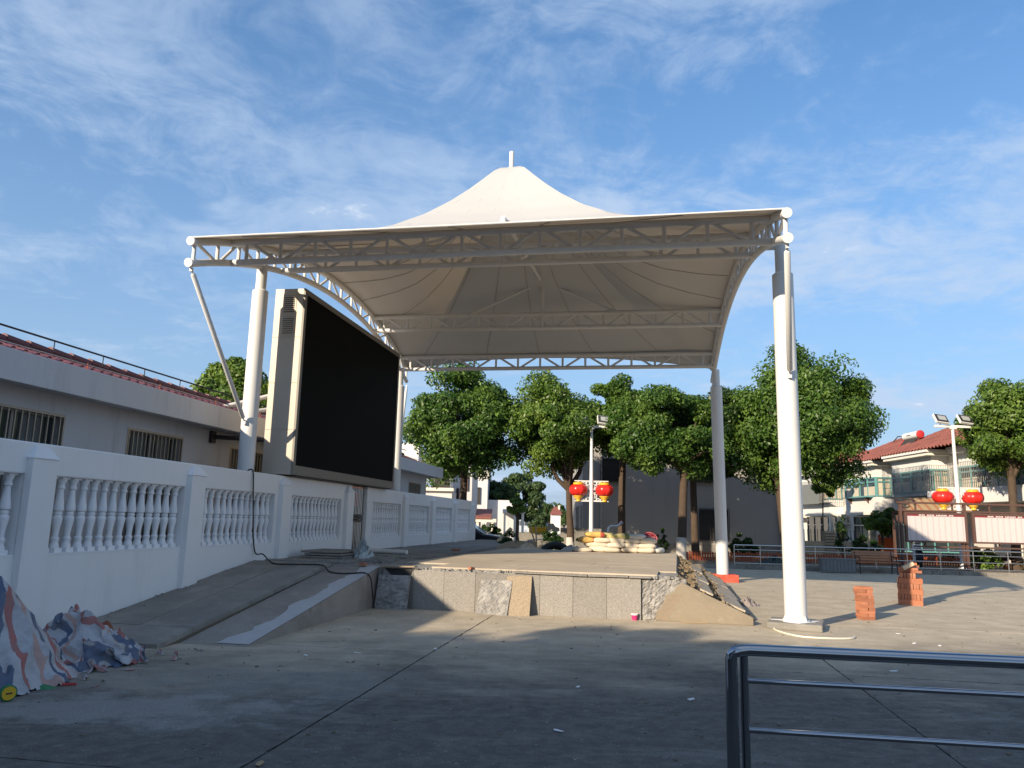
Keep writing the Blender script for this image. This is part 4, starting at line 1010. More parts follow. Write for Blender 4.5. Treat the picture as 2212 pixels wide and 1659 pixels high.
pshrub('small bright green plant beside the forked tree', 1243, 1262, 1158, 1180, 33, 0, MAT['leaf_light'], 59, n=500, size=0.12, clumps=12)
pshrub('shrubs in front of the street house wall', 1040, 1085, 1120, 1160, 44, 0, MAT['hedge'], 60, n=1800, size=0.16, clumps=24)
b0 = on_y(1905, 1185, 41); ptree('garden_tree', 'bronze and green leafed garden tree left of the notice boards', 1905, 41, 0.1, 1905, 1150, (1868, 1960, 1088, 1165), MAT['leaf'], 61, n=4200, size=0.17, trunk_r=0.08, clumps=36)
ptree('garden_tree', 'climbing vine tree hanging over the white house wall', 1775, 52, 0.1, 1778, 1050, (1752, 1812, 1008, 1080), MAT['leaf_light'], 62, n=4200, size=0.2, trunk_r=0.045, clumps=36)

# planting bed and kerb
kb = MB()
F0, F1 = Vector((8.4, 31.1, 0)), Vector((23.0, 29.9, 0))
fd = (F1 - F0).normalized(); fn_ = Vector((-fd.y, fd.x, 0))
if fn_.y < 0: fn_ = -fn_
bed = MB().extrude([F0 - fd * 3 + fn_ * 0.15 - Vector((0, 0, .2)), F1 + fd * 12 + fn_ * 0.15 - Vector((0, 0, .2)), F1 + fd * 12 + fn_ * 9 - Vector((0, 0, .2)), F0 - fd * 3 + fn_ * 11.7 - Vector((0, 0, .2))], (0, 0, 0.33))
struct(bed.build('planting_bed', MAT['earth']))
kerb = None
n = 24
kparent = thing('kerb', F0, 'grey concrete kerb stones edging the planting bed below the railing', 'kerb')
for k in range(n):
    a = F0 - fd * 3 + fd * (k * 1.0); a.z = 0
    M_ = Matrix.Translation(a + fd * 0.5 + Vector((0, 0, 0.07))) @ Matrix.Rotation(math.atan2(fd.y, fd.x), 4, 'Z')
    MB(M_).box((0, 0, 0), (0.985, 0.16, 0.16 + rnd.uniform(-.01, .01))).build('kerb_stone', MAT['kerb'], kparent, bevel=0.012)

# ================================================================ houses
def window(par, T, x0, x1, z0, z1, y, frame, pane, mull=1, trans=False, depth=0.08, w=0.05, sill=False):
    o = MB(T).bb(x0, x1, y + 0.02, y + 0.04, z0, z1).build('window', pane, par)
    m = MB(T)
    m.bb(x0, x0 + w, y - depth, y + 0.02, z0, z1).bb(x1 - w, x1, y - depth, y + 0.02, z0, z1).bb(x0 + w, x1 - w, y - depth, y + 0.02, z1 - w, z1).bb(x0 + w, x1 - w, y - depth, y + 0.02, z0, z0 + w)
    for k in range(mull):
        xc = x0 + (x1 - x0) * (k + 1) / (mull + 1); m.bb(xc - w * .4, xc + w * .4, y - depth * .8, y + 0.018, z0 + w, z1 - w)
    m.build('frame', frame, o)
    if trans: MB(T).bb(x0 + w, x1 - w, y - depth * .82, y + 0.016, z0 + (z1 - z0) * 0.72, z0 + (z1 - z0) * 0.72 + w).build('transom', frame, o)
    if sill: MB(T).bb(x0 - 0.06, x1 + 0.06, y - 0.16, y + 0.02, z0 - 0.07, z0).build('sill', MAT['trim'], o)
    return o
def grille(par, T, x0, x1, z0, z1, y, n, mat, rows=3, r=0.012):
    m = MB(T)
    for k in range(n + 1):
        x = x0 + (x1 - x0) * k / n; m.bb(x - r, x + r, y - r, y + r, z0, z1)
    for k in range(rows + 1):
        z = z0 + (z1 - z0) * k / rows; m.bb(x0, x1, y - r * 1.3, y + r * 1.3, z - r, z + r)
    return m.build('window_grille', mat, par)
# grey house wall behind the trees (front faces the camera)
GX0, GX1, GY = 4.15, 16.0, 44.0
gh = thing('grey_house', (10, GY, 0), 'two storey house with plain wall dappled by tree shadows', 'house')
TG = Matrix.Translation((GX0, GY, 0))
WG = [(-0.0, 0, 0, 0)]
wins = [(6.6, 8.2, 0.85, 2.55), (1.05, 2.1, 4.0, 5.3), (6.2, 7.6, 4.1, 5.4)]
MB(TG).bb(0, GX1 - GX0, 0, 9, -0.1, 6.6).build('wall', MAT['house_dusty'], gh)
MB(TG).bb(-0.35, GX1 - GX0 + 0.35, -0.35, 9.35, 6.6, 6.85).build('eaves_slab', MAT['trim'], gh)
MB(TG).bb(-0.02, GX1 - GX0 + 0.02, -0.03, 0.0, -0.1, 0.62).build('plinth', MAT['kerb'], gh)
for x0, x1, z0, z1 in wins:
    w_ = window(gh, TG, x0, x1, z0, z1, -0.045, MAT['iron'], MAT['glass_dim'], 1); grille(w_, TG, x0 - .05, x1 + .05, z0 - .05, z1 + .05, -0.17, 11, MAT['iron'], 3)
for x in (1.05, 11.1):
    m = MB(TG).tube([(x, -0.12, 0.2), (x, -0.12, 6.5)], 0.055, 10)
    for z in (1.2, 3.0, 4.6): m.tube([(x, -0.12, z), (x, -0.12, z + 0.12)], 0.072, 10)
    m.build('downpipe', MAT['bar_grey'] if x < 5 else MAT['house_dusty'], gh, True)
TGL = Matrix.Translation((GX0, GY, 0)) @ Matrix.Rotation(R(-90), 4, 'Z')        # left side of the same house
TGL = Matrix.Translation((GX0, GY + 6, 0)) @ Matrix.Rotation(R(-90), 4, 'Z')
window(gh, TGL, 3.6, 5.4, 0.5, 2.6, -0.05, MAT['trim'], MAT['glass_dim'], 1); grille(gh, TGL, 3.6, 5.4, 0.5, 2.6, -0.16, 8, MAT['bar_grey'], 4)
MB(TG).add([(-0.5, -0.5, 6.85), (12.05, -0.5, 6.85), (9.5, 4.5, 8.4), (2.0, 4.5, 8.4), (12.05, 9.5, 6.85), (-0.5, 9.5, 6.85)], [(0, 1, 2, 3), (1, 4, 2), (4, 5, 3, 2), (5, 0, 3)]).build('roof', MAT['roof_red'], gh)

# row of red roofed houses on the right; fronts face left (-X). local x runs toward the camera (-Y), local y points into the house (+X)
tile_r = tile_mesh('roof_tile', 0.34, 0.44, MAT['roof_red'], 0.055)
def roof_face(par, A, B, C_, D_, lim):
    """tiles on the roof face A-B (eaves) C-D (top); D may equal C"""
    A, B, C_, D_ = map(Vector, (A, B, C_, D_)); eu = (B - A); Lu = eu.length; eu.normalize()
    nrm = eu.cross(D_ - A).normalized();
    if nrm.z < 0: nrm = -nrm
    ev = nrm.cross(eu).normalized()
    if ev.z < 0: ev = -ev
    H_ = (D_ - A).dot(ev); xD = (D_ - A).dot(eu); xC = (C_ - A).dot(eu)
    MB().add([A, B, C_] + ([] if (C_ - D_).length < 1e-4 else [D_]), [(0, 1, 2) if (C_ - D_).length < 1e-4 else (0, 1, 2, 3)]).build('roof_face', MAT['roof_red'], par)
    Mr = Matrix((eu, ev, nrm)).transposed().to_4x4()
    rest = MB(); cnt = 0; nv = int(H_ / 0.40) + 1
    for j in range(nv):
        v = (j + 0.5) * H_ / nv; f = v / H_; xa = xD * f; xb = Lu + (xC - Lu) * f
        nu = max(0, int((xb - xa) / 0.34))
        for i in range(nu):
            M_ = Matrix.Translation(A + eu * (xa + (xb - xa) * (i + 0.5) / nu) + ev * v + nrm * 0.045) @ Mr
            if cnt < lim: inst(tile_r, 'roof_tile', M_, par); cnt += 1
            else:
                b0 = len(rest.v); rest.v += [M_ @ p.co for p in tile_r.vertices]; rest.f += [tuple(b0 + q for q in p.vertices) for p in tile_r.polygons]
    if rest.v: o = rest.build('roof_tiles_rest', MAT['roof_red'], par, True); o['kind'] = 'stuff'
def ridge(par, a, b):
    a, b = Vector(a), Vector(b); n = max(2, int((b - a).length / 0.4)); m = MB()
    for k in range(n): m.tube([a.lerp(b, k / n) + Vector((0, 0, .05)), a.lerp(b, (k + 1.05) / n) + Vector((0, 0, .02))], 0.11, 8)
    m.build('ridge_tiles', MAT['roof_red'], par, True)
HG = 'row of red roofed houses'
def row_house(label, xf, y_near, y_far, eave, bays, lim, cage, apex, solar=False):
    """xf facade plane, bays = list of (y0 near, y1 far, projection)"""
    t = thing('red_roofed_house', (xf, (y_near + y_far) / 2, 0), label, 'house', HG)
    MB().bb(xf + 0.9, xf + 9, y_near, y_far, -0.1, eave).build('wall', MAT['house'], t)
    for (a, b, pj, kind) in bays:
        x0 = xf + 0.9 - pj
        T_ = Matrix.Translation((x0, b, 0)) @ Matrix.Rotation(R(-90), 4, 'Z')     # front face: local x from far to near
        L = b - a
        MB().bb(x0, xf + 0.898, a, b, 2.75, 3.75).build('bay_apron', MAT['house_white'], t)
        MB().bb(x0, xf + 0.898, a, b, eave - 0.75, eave - 0.05).build('bay_head', MAT['house_white'], t)
        MB().bb(x0 + 0.05, xf + 0.897, a + 0.05, b - 0.05, 3.75, eave - 0.75).build('bay_room', MAT['glass_dim'], t)
        MB().bb(x0 - 0.03, xf + 0.896, a - 0.03, b + 0.03, 2.6, 2.76).build('bay_slab', MAT['trim'], t)
        fm = MAT['teal']
        zt = eave - 0.75
        w1 = window(t, T_, 0.0, L, 3.75, zt, 0.0, fm, MAT['glass'], 3, True, 0.05, 0.09)
        MB(T_).bb(0.15, L * 0.45, 0.008, 0.012, 3.8, zt - .6).bb(L * 0.62, L - 0.2, 0.008, 0.012, 3.8, zt - .6).build('curtain', MAT['curtain'], w1)
        TS2 = Matrix.Translation((x0, a, 0))                                           # side face toward the camera
        w2 = window(t, TS2, 0.0, pj - 0.002, 3.75, zt, 0.0, fm, MAT['curtain'], 1, True, 0.05, 0.09)
        if kind in ('cage', 'net'):
            d_ = 0.55
            g1 = grille(w1, T_, -d_ * 0.2, L + d_, 3.55, zt + 0.15, -d_, int(L / 0.13), MAT['bar_grey'], 3, 0.011)
            grille(w2, TS2, -d_, pj * 0.9, 3.55, zt + 0.15, -d_, int((pj + d_) / 0.13), MAT['bar_grey'], 3, 0.011)
            MB(T_).bb(0, L + d_, -d_, 0, 3.50, 3.54).build('cage_floor', MAT['mesh_grey'], w1)
            if kind == 'net': MB(T_).bb(-0.05, L * 0.92, -d_ - 0.03, -d_ - 0.02, 3.45, zt - 0.05).build('shade_net', MAT['mesh_grey'], w1)
        else:
            for q in (0.2, 0.75): MB(T_).extrude([(L * q, -0.002, 3.72), (L * q, -0.35, 3.72), (L * q, -0.05, 3.35), (L * q, -0.002, 3.35)], (0.06, 0, 0)).build('ledge_bracket', MAT['brown'], w1)
            MB(T_).bb(L * 0.1, L * 0.9, -0.38, -0.003, 3.721, 3.76).build('ledge', MAT['teal'], w1)
        # ground floor glazing
        w3 = window(t, Matrix.Translation((x0 + 0.45, b, 0)) @ Matrix.Rotation(R(-90), 4, 'Z'), 0.1, L - 0.1, 0.2, 2.55, 0.0, MAT['bar_grey'], MAT['glass'], 3, True, 0.05, 0.06)
        window(t, Matrix.Translation((x0 + 0.45, a + 0.08, 0)), 0.0, max(0.6, pj - 0.5), 0.2, 2.55, 0.0, MAT['bar_grey'], MAT['glass_dim'], 1, True, 0.05, 0.06)
        MB().bb(x0, x0 + 0.22, a, a + 0.22, -0.1, 2.6).build('porch_post', MAT['trim'], t)
        # cornice that follows the bay
        MB().bb(x0 - 0.45, xf + 1.2, a - 0.45, b + 0.1, eave - 0.05, eave + 0.12).build('cornice', MAT['trim'], t)
        MB().bb(x0 - 0.55, xf + 1.2, a - 0.55, b + 0.12, eave + 0.121, eave + 0.26).build('cornice_top', MAT['house_white'], t)
    # hip roof
    e = eave + 0.27; x0 = xf - bays[0][2] + 0.9 - 0.55; ax, ay, az = apex
    A = (x0, y_far + 0.1, e); B = (x0, y_near - 0.5, e); Cc = (ax, ay, az); Dd = (ax, min(y_far, ay + 2.0), az)
    roof_face(t, A, B, Cc, Dd, lim); roof_face(t, (x0, y_near - 0.5, e), (xf + 9.5, y_near - 0.5, e), Cc, Cc, lim // 2)
    MB().add([Dd, Cc, (xf + 9.5, y_near - 0.5, e), (xf + 9.5, y_far + .1, e), A], [(0, 1, 2, 3), (4, 0, 3)]).build('roof_back', MAT['roof_red'], t)
    ridge(t, B, Cc); ridge(t, Cc, Dd); ridge(t, A, Dd)
    # air conditioner on a ledge between bays
    yb = bays[0][0] - 0.5
    if len(bays) > 0 and yb > y_near:
        ac = MB().bb(xf + 0.35, xf + 0.75, yb - 0.4, yb + 0.4, 2.1, 2.7).build('air_conditioner', MAT['trim'], t)
        MB().tube([(xf + 0.345, yb, 2.4), (xf + 0.34, yb, 2.4)], 0.22, 16).build('fan_grille', MAT['bar_grey'], ac)
        MB().bb(xf + 0.2, xf + 0.898, yb - 0.6, yb + 0.55, 1.98, 2.09).build('ac_ledge', MAT['trim'], t)
    m = MB().tube([(xf + 0.82, y_far - 0.3, 0.1), (xf + 0.82, y_far - 0.3, eave - 0.1)], 0.05, 8); m.build('downpipe', MAT['trim'], t, True)
    return t
h1 = row_house('red tile roofed house with bar-caged bay window and solar water heater', 23.0, 34.5, 46.6, 5.75, [(42.0, 46.4, 0.9, 'cage'), (36.2, 40.4, 0.35, 'cage')], 220, True, (26.5, 42.0, 7.95))
h2 = row_house('red tile roofed house with open teal bay window on wooden brackets', 23.6, 46.9, 54.5, 5.75, [(49.6, 54.2, 1.0, 'open')], 160, True, (27.0, 51.0, 7.8))
h3 = row_house('red tile roofed house with grey shade net over its bay', 23.6, 54.8, 63.0, 5.75, [(57.0, 62.6, 1.0, 'net')], 120, True, (27.0, 59.0, 7.7))
wh = thing('white_house', (24, 70, 0), 'plain white house end with barred teal window beyond the shade net house', 'house')
MB().bb(19.5, 34, 66, 76, -0.1, 5.6).build('wall', MAT['house_white'], wh)
MB().bb(19.0, 34.5, 65.5, 76.5, 5.6, 5.9).build('cornice', MAT['trim'], wh)
TW4 = Matrix.Translation((19.5, 66, 0)); w_ = window(wh, TW4, 4.6, 7.4, 3.6, 5.2, -0.05, MAT['teal'], MAT['glass'], 1); grille(w_, TW4, 4.5, 7.5, 3.3, 5.3, -0.5, 16, MAT['bar_grey'], 3)
window(wh, TW4, 1.2, 3.2, 3.6, 5.2, -0.05, MAT['teal'], MAT['glass'], 1)
MB(TW4).bb(4.3, 7.7, -0.8, 0, 2.5, 3.2).build('balcony_band', MAT['trim'], wh); MB(TW4).tube([(8.6, -0.1, 0), (8.6, -0.1, 5.5)], 0.06, 8).build('downpipe', MAT['trim'], wh, True)
# solar water heater on the first house
sw = thing('solar_water_heater', (24.4, 45.8, 6.9), 'white solar water heater tank with red end cap on the tiled roof', 'water heater')
a_ = Vector((24.2, 46.9, 7.28)); b_ = Vector((24.2, 45.2, 7.28)); ax_ = (b_ - a_).normalized()
MB().tube([a_ - ax_ * 0.05, a_, b_], [0.17, 0.22, 0.22], 22).build('tank', MAT['house_white'], sw, True)
MB().tube([b_, b_ + ax_ * 0.07, b_ + ax_ * 0.09], [0.235, 0.235, 0.2], 22).build('end_cap', MAT['red'], sw, True)
lt = MB()
for k in range(7): lt.box((23.977, 45.9 + 0.07 * k, 7.29), (0.006, 0.05, 0.06))
lt.build('lettering', MAT['iron'], sw)
for y in (45.4, 47.0): MB().tube([(24.3, y, 7.1), (24.5, y, 6.4)], 0.03, 8).tube([(24.15, y, 7.1), (23.5, y, 6.3)], 0.03, 8).build('stand_leg', MAT['red'], sw, True)
for k in range(10): MB().tube([(24.1, 45.3 + 0.16 * k, 7.1), (23.4, 45.3 + 0.16 * k, 6.3)], 0.03, 8).build('vacuum_tube', MAT['iron'], sw, True)
MB().tube([a_, a_ + Vector((-.2, .5, .1)), a_ + Vector((-.3, .9, -.2))], 0.03, 8).build('pipe', MAT['iron'], sw, True)
# garden walls, timber fence and carport in front of the houses
def simple(name, mat, label, cat, fn, group=None, smooth=False, bevel=0.0):
    m = MB(); fn(m); return tag(m.build(name, mat, None, smooth, bevel), label, cat, group)
gw = thing('garden_wall', (19, 47, 0), 'low tan brick garden wall with square pier in front of houses', 'wall')
MB().bb(16.5, 21.0, 47.0, 47.2, -0.1, 0.9).build('wall', MAT['pale_block'], gw); MB().bb(19.0, 19.6, 46.9, 47.4, -0.1, 1.5).build('pier', MAT['pale_block'], gw)
for k in range(8): MB().bb(18.98, 19.62, 46.885, 46.9, 0.12 + 0.17 * k, 0.20 + 0.17 * k).build('stone_course', MAT['plaster'], gw)
m = MB()
for k in range(22): m.bb(16.6 + 0.2 * k, 16.63 + 0.2 * k, 47.08, 47.11, 0.9, 1.6)
m.build('railing_bars', MAT['iron'], gw)
tf = thing('trellis_fence', (20.6, 42, 0), 'orange brown timber trellis fence before the houses', 'fence')
for k in range(12): MB().bb(19.9 + 0.13 * k, 20.02 + 0.13 * k, 42.0, 42.03, 0, 1.25).build('board', MAT['picket'], tf)
for k in range(-6, 8):
    MB().tube([(21.5 + 0.16 * k, 41.98, 0.1), (21.5 + 0.16 * k + 0.6, 41.98, 1.25)], 0.012, 5).tube([(21.5 + 0.16 * k, 41.97, 1.25), (21.5 + 0.16 * k + 0.6, 41.97, 0.1)], 0.012, 5).build('lattice_slat', MAT['picket'], tf)
for x in (19.85, 21.45, 22.8): MB().bb(x, x + 0.09, 41.95, 42.04, 0, 1.4).build('post', MAT['picket'], tf)
cp = thing('carport', (26, 38, 0), 'flat white roofed carport with dark opening beside the notice boards', 'carport')
MB().bb(22.4, 34, 33.2, 41.5, 3.05, 3.75).build('roof_slab', MAT['house_white'], cp); MB().bb(24.2, 34, 40.5, 40.7, 0, 3.05).build('back_wall', MAT['plaster'], cp)
for x in (22.6, 28.0): MB().bb(x, x + 0.25, 33.4, 33.65, 0, 3.05).build('post', MAT['trim'], cp)
for k in range(14): MB().bb(22.45 + 0.45 * k, 22.52 + 0.45 * k, 33.25, 33.29, 3.75, 4.35).build('parapet_post', MAT['house_white'], cp)
for z in (3.9, 4.1, 4.3): MB().bb(22.4, 28.8, 33.25, 33.29, z, z + 0.06).build('parapet_rail', MAT['house_white'], cp)
wa = thing('timber_awning', (20.5, 38.5, 2), 'rusty brown timber awning over the glazed porch by the lantern pole', 'awning')
for k in range(24): MB().box((19.2 + 0.14 * k, 38.2, 2.95), (0.125, 1.2, 0.02), M=Matrix.Rotation(R(32), 4, 'X')).build('plank', MAT['timber'] if k % 3 else MAT['wood'], wa)
MB().bb(19.1, 22.6, 38.75, 38.85, 2.45, 2.6).bb(19.1, 19.2, 38.75, 38.85, 0, 2.45).bb(22.5, 22.6, 38.75, 38.85, 0, 2.45).build('frame', MAT['brown'], wa)
window(wa, Matrix.Translation((19.2, 38.9, 0)), 0, 3.3, 0.6, 2.42, 0, MAT['teal'], MAT['glass'], 4, True, 0.04, 0.06)

# ================================================================ street on the left behind the wall end
sh = thing('street_house', (-3.5, 52, 0), 'whitewashed street house with tall windows and white drainpipes', 'house')
def px_x(x, Y): return on_y(x, 1100, Y).x
Yh = 50.0; xa, xb = px_x(930, Yh), px_x(1018, Yh)
MB().bb(xa, xb, Yh, Yh + 9, -0.1, 5.4).build('wall', MAT['house_grey'], sh)
MB().bb(xa - 0.05, xb + 0.05, Yh - 0.05, Yh + 0.3, 5.4, 5.62).build('parapet', MAT['trim'], sh)
MB().bb(px_x(984, Yh), xb + 0.02, Yh + 0.5, Yh + 3, 5.4, 6.6).build('stair_head', MAT['house_white'], sh)
TH_ = Matrix.Translation((0, Yh, 0))
for x0, x1, y0, y1 in ((966, 974, 1052, 1105), (984, 992, 1055, 1112), (1006, 1012, 1022, 1060)):
    p, q = on_y(x0, y1, Yh), on_y(x1, y0, Yh); window(sh, TH_, p.x, q.x, p.z, q.z, -0.05, MAT['brown'], MAT['glass_dim'], 0)
for x in (961, 999):
    p, q = on_y(x, 1125, Yh), on_y(x + 3, 1035 if x < 980 else 1042, Yh)
    MB().tube([(p.x, Yh - 0.1, p.z), (q.x, Yh - 0.1, q.z), (q.x + 0.12, Yh - 0.02, q.z + 0.1)], 0.10, 8).build('drainpipe', MAT['house_white'], sh, True)
sh2 = thing('street_house', (-7, 47, 0), 'pale street house with barred balcony and dark water tank', 'house')
Yb = 46.0; xa, xb = px_x(868, Yb), px_x(975, Yb)
MB().bb(xa - 4, xb, Yb, Yb + 3.9, -0.1, 3.3).build('wall', MAT['house_grey'], sh2)
MB().bb(xa - 4, xb + 0.1, Yb - 0.25, Yb + 1, 3.3, 3.48).build('balcony_slab', MAT['trim'], sh2)
MB().bb(xa - 4, xb - 2.2, Yb + 1.0, Yb + 3.9, 3.48, 6.2).build('upper_wall', MAT['house_white'], sh2)
grille(sh2, Matrix.Translation((xa, Yb, 0)), 0.8, xb - xa, 3.48, 5.0, -0.2, 24, MAT['bar_grey'], 3, 0.012)
p, q = on_y(945, 1060, Yb - .5), on_y(962, 1040, Yb - .5); MB().bb(p.x - .25, q.x + .2, Yb - 0.24, Yb + 0.5, 3.49, 4.45).build('water_tank', MAT['iron'], sh2, bevel=0.04)
sh3 = thing('street_house', (-2.6, 66, 0), 'far street house with cream gable and grey lower wall', 'house')
Yc = 66.0; xa, xb = px_x(1000, Yc), px_x(1052, Yc)
MB().bb(xa, xb, Yc, Yc + 9, -0.1, 5.2).build('wall', MAT['house_grey'], sh3); MB().bb(xa, xb + 0.1, Yc - 0.1, Yc + 9, 5.2, 5.9).build('eaves', MAT['trim'], sh3)
for k in range(2): window(sh3, Matrix.Translation((xb - 1.8, Yc, 0)), 0.2, 1.2, 0.8 + 2.2 * k, 2.2 + 2.2 * k, -0.05, MAT['iron'], MAT['glass_dim'], 1)
pr = thing('street_porch', (-1.0, 60, 0), 'grey roofed porch with white columns behind the parked vehicles', 'porch')
xa, xb = px_x(1085, 64), px_x(1135, 64)
MB().bb(xa, xb, 64, 68, 2.3, 2.6).build('roof', MAT['house_grey'], pr); MB().bb(xa - 3, xb - .5, 67, 67.2, 0, 3.4).build('wall', MAT['house_grey'], pr)
for x in (xa + 0.1, (xa + xb) / 2, xb - 0.3): MB().bb(x, x + 0.2, 64.1, 64.3, 0, 2.3).build('column', MAT['trim'], pr)
pc = thing('gate_porch', (-1.9, 48, 0), 'small porch with dark red tiled canopy at the street house door', 'porch')
p, q = on_y(1026, 1120, 47.5), on_y(1062, 1102, 47.5)
MB().add([(p.x, 47.0, p.z + 0.1), (q.x, 47.0, p.z + 0.1), (q.x, 49.9, q.z + .1), (p.x, 49.9, q.z + .1), (p.x, 47.0, p.z), (q.x, 47.0, p.z), (q.x, 49.9, q.z), (p.x, 49.9, q.z)], [(0, 1, 2, 3), (7, 6, 5, 4), (0, 4, 5, 1), (1, 5, 6, 2), (3, 2, 6, 7), (0, 3, 7, 4)]).build('canopy', MAT['roof_red'], pc)
MB().bb(p.x, q.x + 0.3, 47.1, 47.3, 1.55, 1.75).build('lintel', MAT['trim'], pc)
for x in (p.x + 0.1, q.x): MB().bb(x, x + 0.15, 47.15, 47.3, 0, 1.55).build('post', MAT['trim'], pc)
m = MB()
for k in range(8): m.bb(p.x + 0.25 + 0.11 * k, p.x + 0.28 + 0.11 * k, 47.2, 47.23, 0, 1.5)
m.build('door_bars', MAT['brass'], pc)
hut = thing('hut', (6, 118, 0), 'little far hut with red roof at the end of the street', 'hut')
p, q = on_y(1190, 1140, 118), on_y(1211, 1112, 118)
MB().bb(p.x, q.x, 118, 121, -0.1, q.z).build('wall', MAT['house_white'], hut)
MB().extrude([(p.x - 0.2, 117.7, q.z), (q.x + 0.2, 117.7, q.z), (q.x - 0.2, 119.5, q.z + 1.1), (p.x + 0.5, 119.5, q.z + 1.1)], (0, 0.2, 0.12)).build('roof', MAT['roof_red'], hut)
MB().bb(q.x - 0.3, q.x - 0.05, 119, 120, q.z, q.z + 1.4).build('gable_wall', MAT['trim'], hut)
lw = simple('low_wall', MAT['kerb'], 'low dark grey retaining wall behind the sacks beside the grey house', 'wall', lambda m: m.bb(px_x(1212, 42), px_x(1300, 42), 42.2, 42.4, -0.1, 1.35))

# ================================================================ behind the camera: unseen building added to shade the foreground, and trees
bh = thing('shade_building', (-14, -12, 0), 'plain three storey building out of view, added to shade the foreground', 'building')
MB().bb(-34, 1.5, -22, -5.4, -0.1, 7.75).build('wall', MAT['house_grey'], bh); MB().bb(-34.4, 1.9, -22.4, -5.0, 7.75, 8.1).build('eaves', MAT['trim'], bh)
TB_ = Matrix.Translation((1.5, -5.4, 0)) @ Matrix.Rotation(math.pi, 4, 'Z')
for k in range(7):
    for z in (1.0, 3.6, 6.0): window(bh, TB_, 1.5 + 4.6 * k, 3.4 + 4.6 * k, z, z + 1.5, -0.05, MAT['trim'], MAT['glass'], 1)
for i, (x, y, h_, r_) in enumerate(((-15, -3.0, 7.9, 2.4), (-11.3, -3.4, 8.5, 1.7), (-7.4, -3.6, 7.6, 1.8), (-19, -3.2, 8.1, 2.4))):
    make_tree('plaza_tree', 'tree standing across the plaza, ' + ('second from', 'third from', 'last from', 'first from')[i] + ' the far end of the plain building', (x, y, 0), (x, y, 4), (x, y, h_ - 2.4), (r_, r_, 2.4), MAT['leaf'], 70 + i, n=9000, size=0.22, clumps=50, group='trees across the plaza')
# ================================================================ steel railing beside the planting bed
def fence_at(x):
    """point on the fence line seen at picture column x"""
    d = Vector(ray(x, 1200)); n = fn_; c = Vector(_C); t = (F0 - c).dot(n) / d.dot(n); p = c + d * t; p.z = 0.13; return p
fen = thing('steel_railing', fence_at(1850), 'long low stainless steel railing with four rails on the kerb behind the bench', 'railing')
xs_ = [1586, 1642, 1698, 1761, 1825, 1891, 1959, 2030, 2102, 2177, 2255]
pa, pb = fence_at(1586), fence_at(2300)
for x in xs_:
    p = fence_at(x); MB().tube([p, p + Vector((0, 0, 0.80))], 0.022, 10).build('post', MAT['brushed'], fen, True)
for i, z in enumerate((0.80, 0.62, 0.36, 0.10)):
    MB().tube([pa + Vector((0, 0, z)), pb + Vector((0, 0, z))], 0.026 if i == 0 else 0.017, 10).build('rail', MAT['brushed'], fen, True)

# ================================================================ chrome railing in the foreground
fr = thing('chrome_railing', (1.8, 3.9, 0), 'polished chrome hand railing with three rails on the near concrete', 'railing')
rl, rr = Vector((1.185, 4.0, 0)), Vector((2.50, 3.80, 0))
ud = (rr - rl).normalized(); Z = Vector((0, 0, 1))
el = rl - ud * 0.075 + Vector((0, -0.05, 0))
MB().tube([el + Z * -0.02, el + Z * 1.005, el + Z * 1.025 + ud * 0.003, el + Z * 1.040 + ud * 0.014, el + Z * 1.046 + ud * 0.032, rl + Z * 1.047 + ud * 0.03, rr + Z * 1.047 + ud * 0.6], 0.030, 20).build('handrail', MAT['chrome'], fr, True)
MB().tube([rl - Z * 0.02, rl + Z * 1.03], 0.021, 16).build('post', MAT['chrome'], fr, True)
MB().tube([rr - Z * 0.02, rr + Z * 1.03], 0.021, 16).build('post', MAT['chrome'], fr, True)
for z in (0.90, 0.67): MB().tube([rl + Z * z, rr + Z * z], 0.0135, 14).build('rail', MAT['chrome'], fr, True)
for p in (rl, rr, el): MB().tube([p + Z * 0.001, p + Z * 0.012], 0.055, 18).build('foot_flange', MAT['chrome'], fr)

# ================================================================ bench, planter, bins
bx = 14.0; by = 29.9; TBn = Matrix.Translation((bx, by, 0)) @ Matrix.Rotation(R(-4), 4, 'Z')
be = thing('park_bench', (bx, by, 0), 'wooden slatted park bench with dark iron legs before the railing', 'bench')
for k in range(5): MB(TBn).box((0, -0.20 + 0.10 * k, 0.43), (1.55, 0.085, 0.03)).build('seat_slat', MAT['wood'], be, bevel=0.006)
for k in range(4): MB(TBn).box((0, 0.26 + 0.02 * k, 0.52 + 0.095 * k), (1.55, 0.028, 0.08), M=Matrix.Rotation(R(-12), 4, 'X')).build('back_slat', MAT['wood'], be, bevel=0.006)
for x in (-0.68, 0.68):
    MB(TBn).tube([(x, -0.24, 0), (x, -0.20, 0.41)], 0.025, 8).build('leg', MAT['iron'], be)
    MB(TBn).tube([(x, 0.30, 0), (x, 0.22, 0.42), (x, 0.34, 0.86)], 0.025, 8).build('leg', MAT['iron'], be)
    MB(TBn).tube([(x, -0.24, 0.40), (x, 0.24, 0.40)], 0.02, 8).tube([(x, -0.2, 0.62), (x, 0.26, 0.64)], 0.02, 8).tube([(x, -0.2, 0.41), (x, -0.2, 0.62)], 0.02, 8).build('arm', MAT['iron'], be)
TPl = Matrix.Translation((12.55, 30.0, 0)) @ Matrix.Rotation(R(-4), 4, 'Z')
pl = thing('planter_box', (12.55, 30, 0), 'weathered grey ribbed planter box standing beside the park bench', 'planter')
MB(TPl).bb(-0.62, 0.62, -0.2, 0.2, 0.03, 0.50).build('box', MAT['planter'], pl)
for k in range(9): MB(TPl).bb(-0.60 + 0.135 * k, -0.50 + 0.135 * k, -0.215, -0.2005, 0.06, 0.47).build('rib', MAT['planter'], pl)
MB(TPl).bb(-0.65, 0.65, -0.23, 0.23, 0.50, 0.54).build('rim', MAT['planter'], pl)

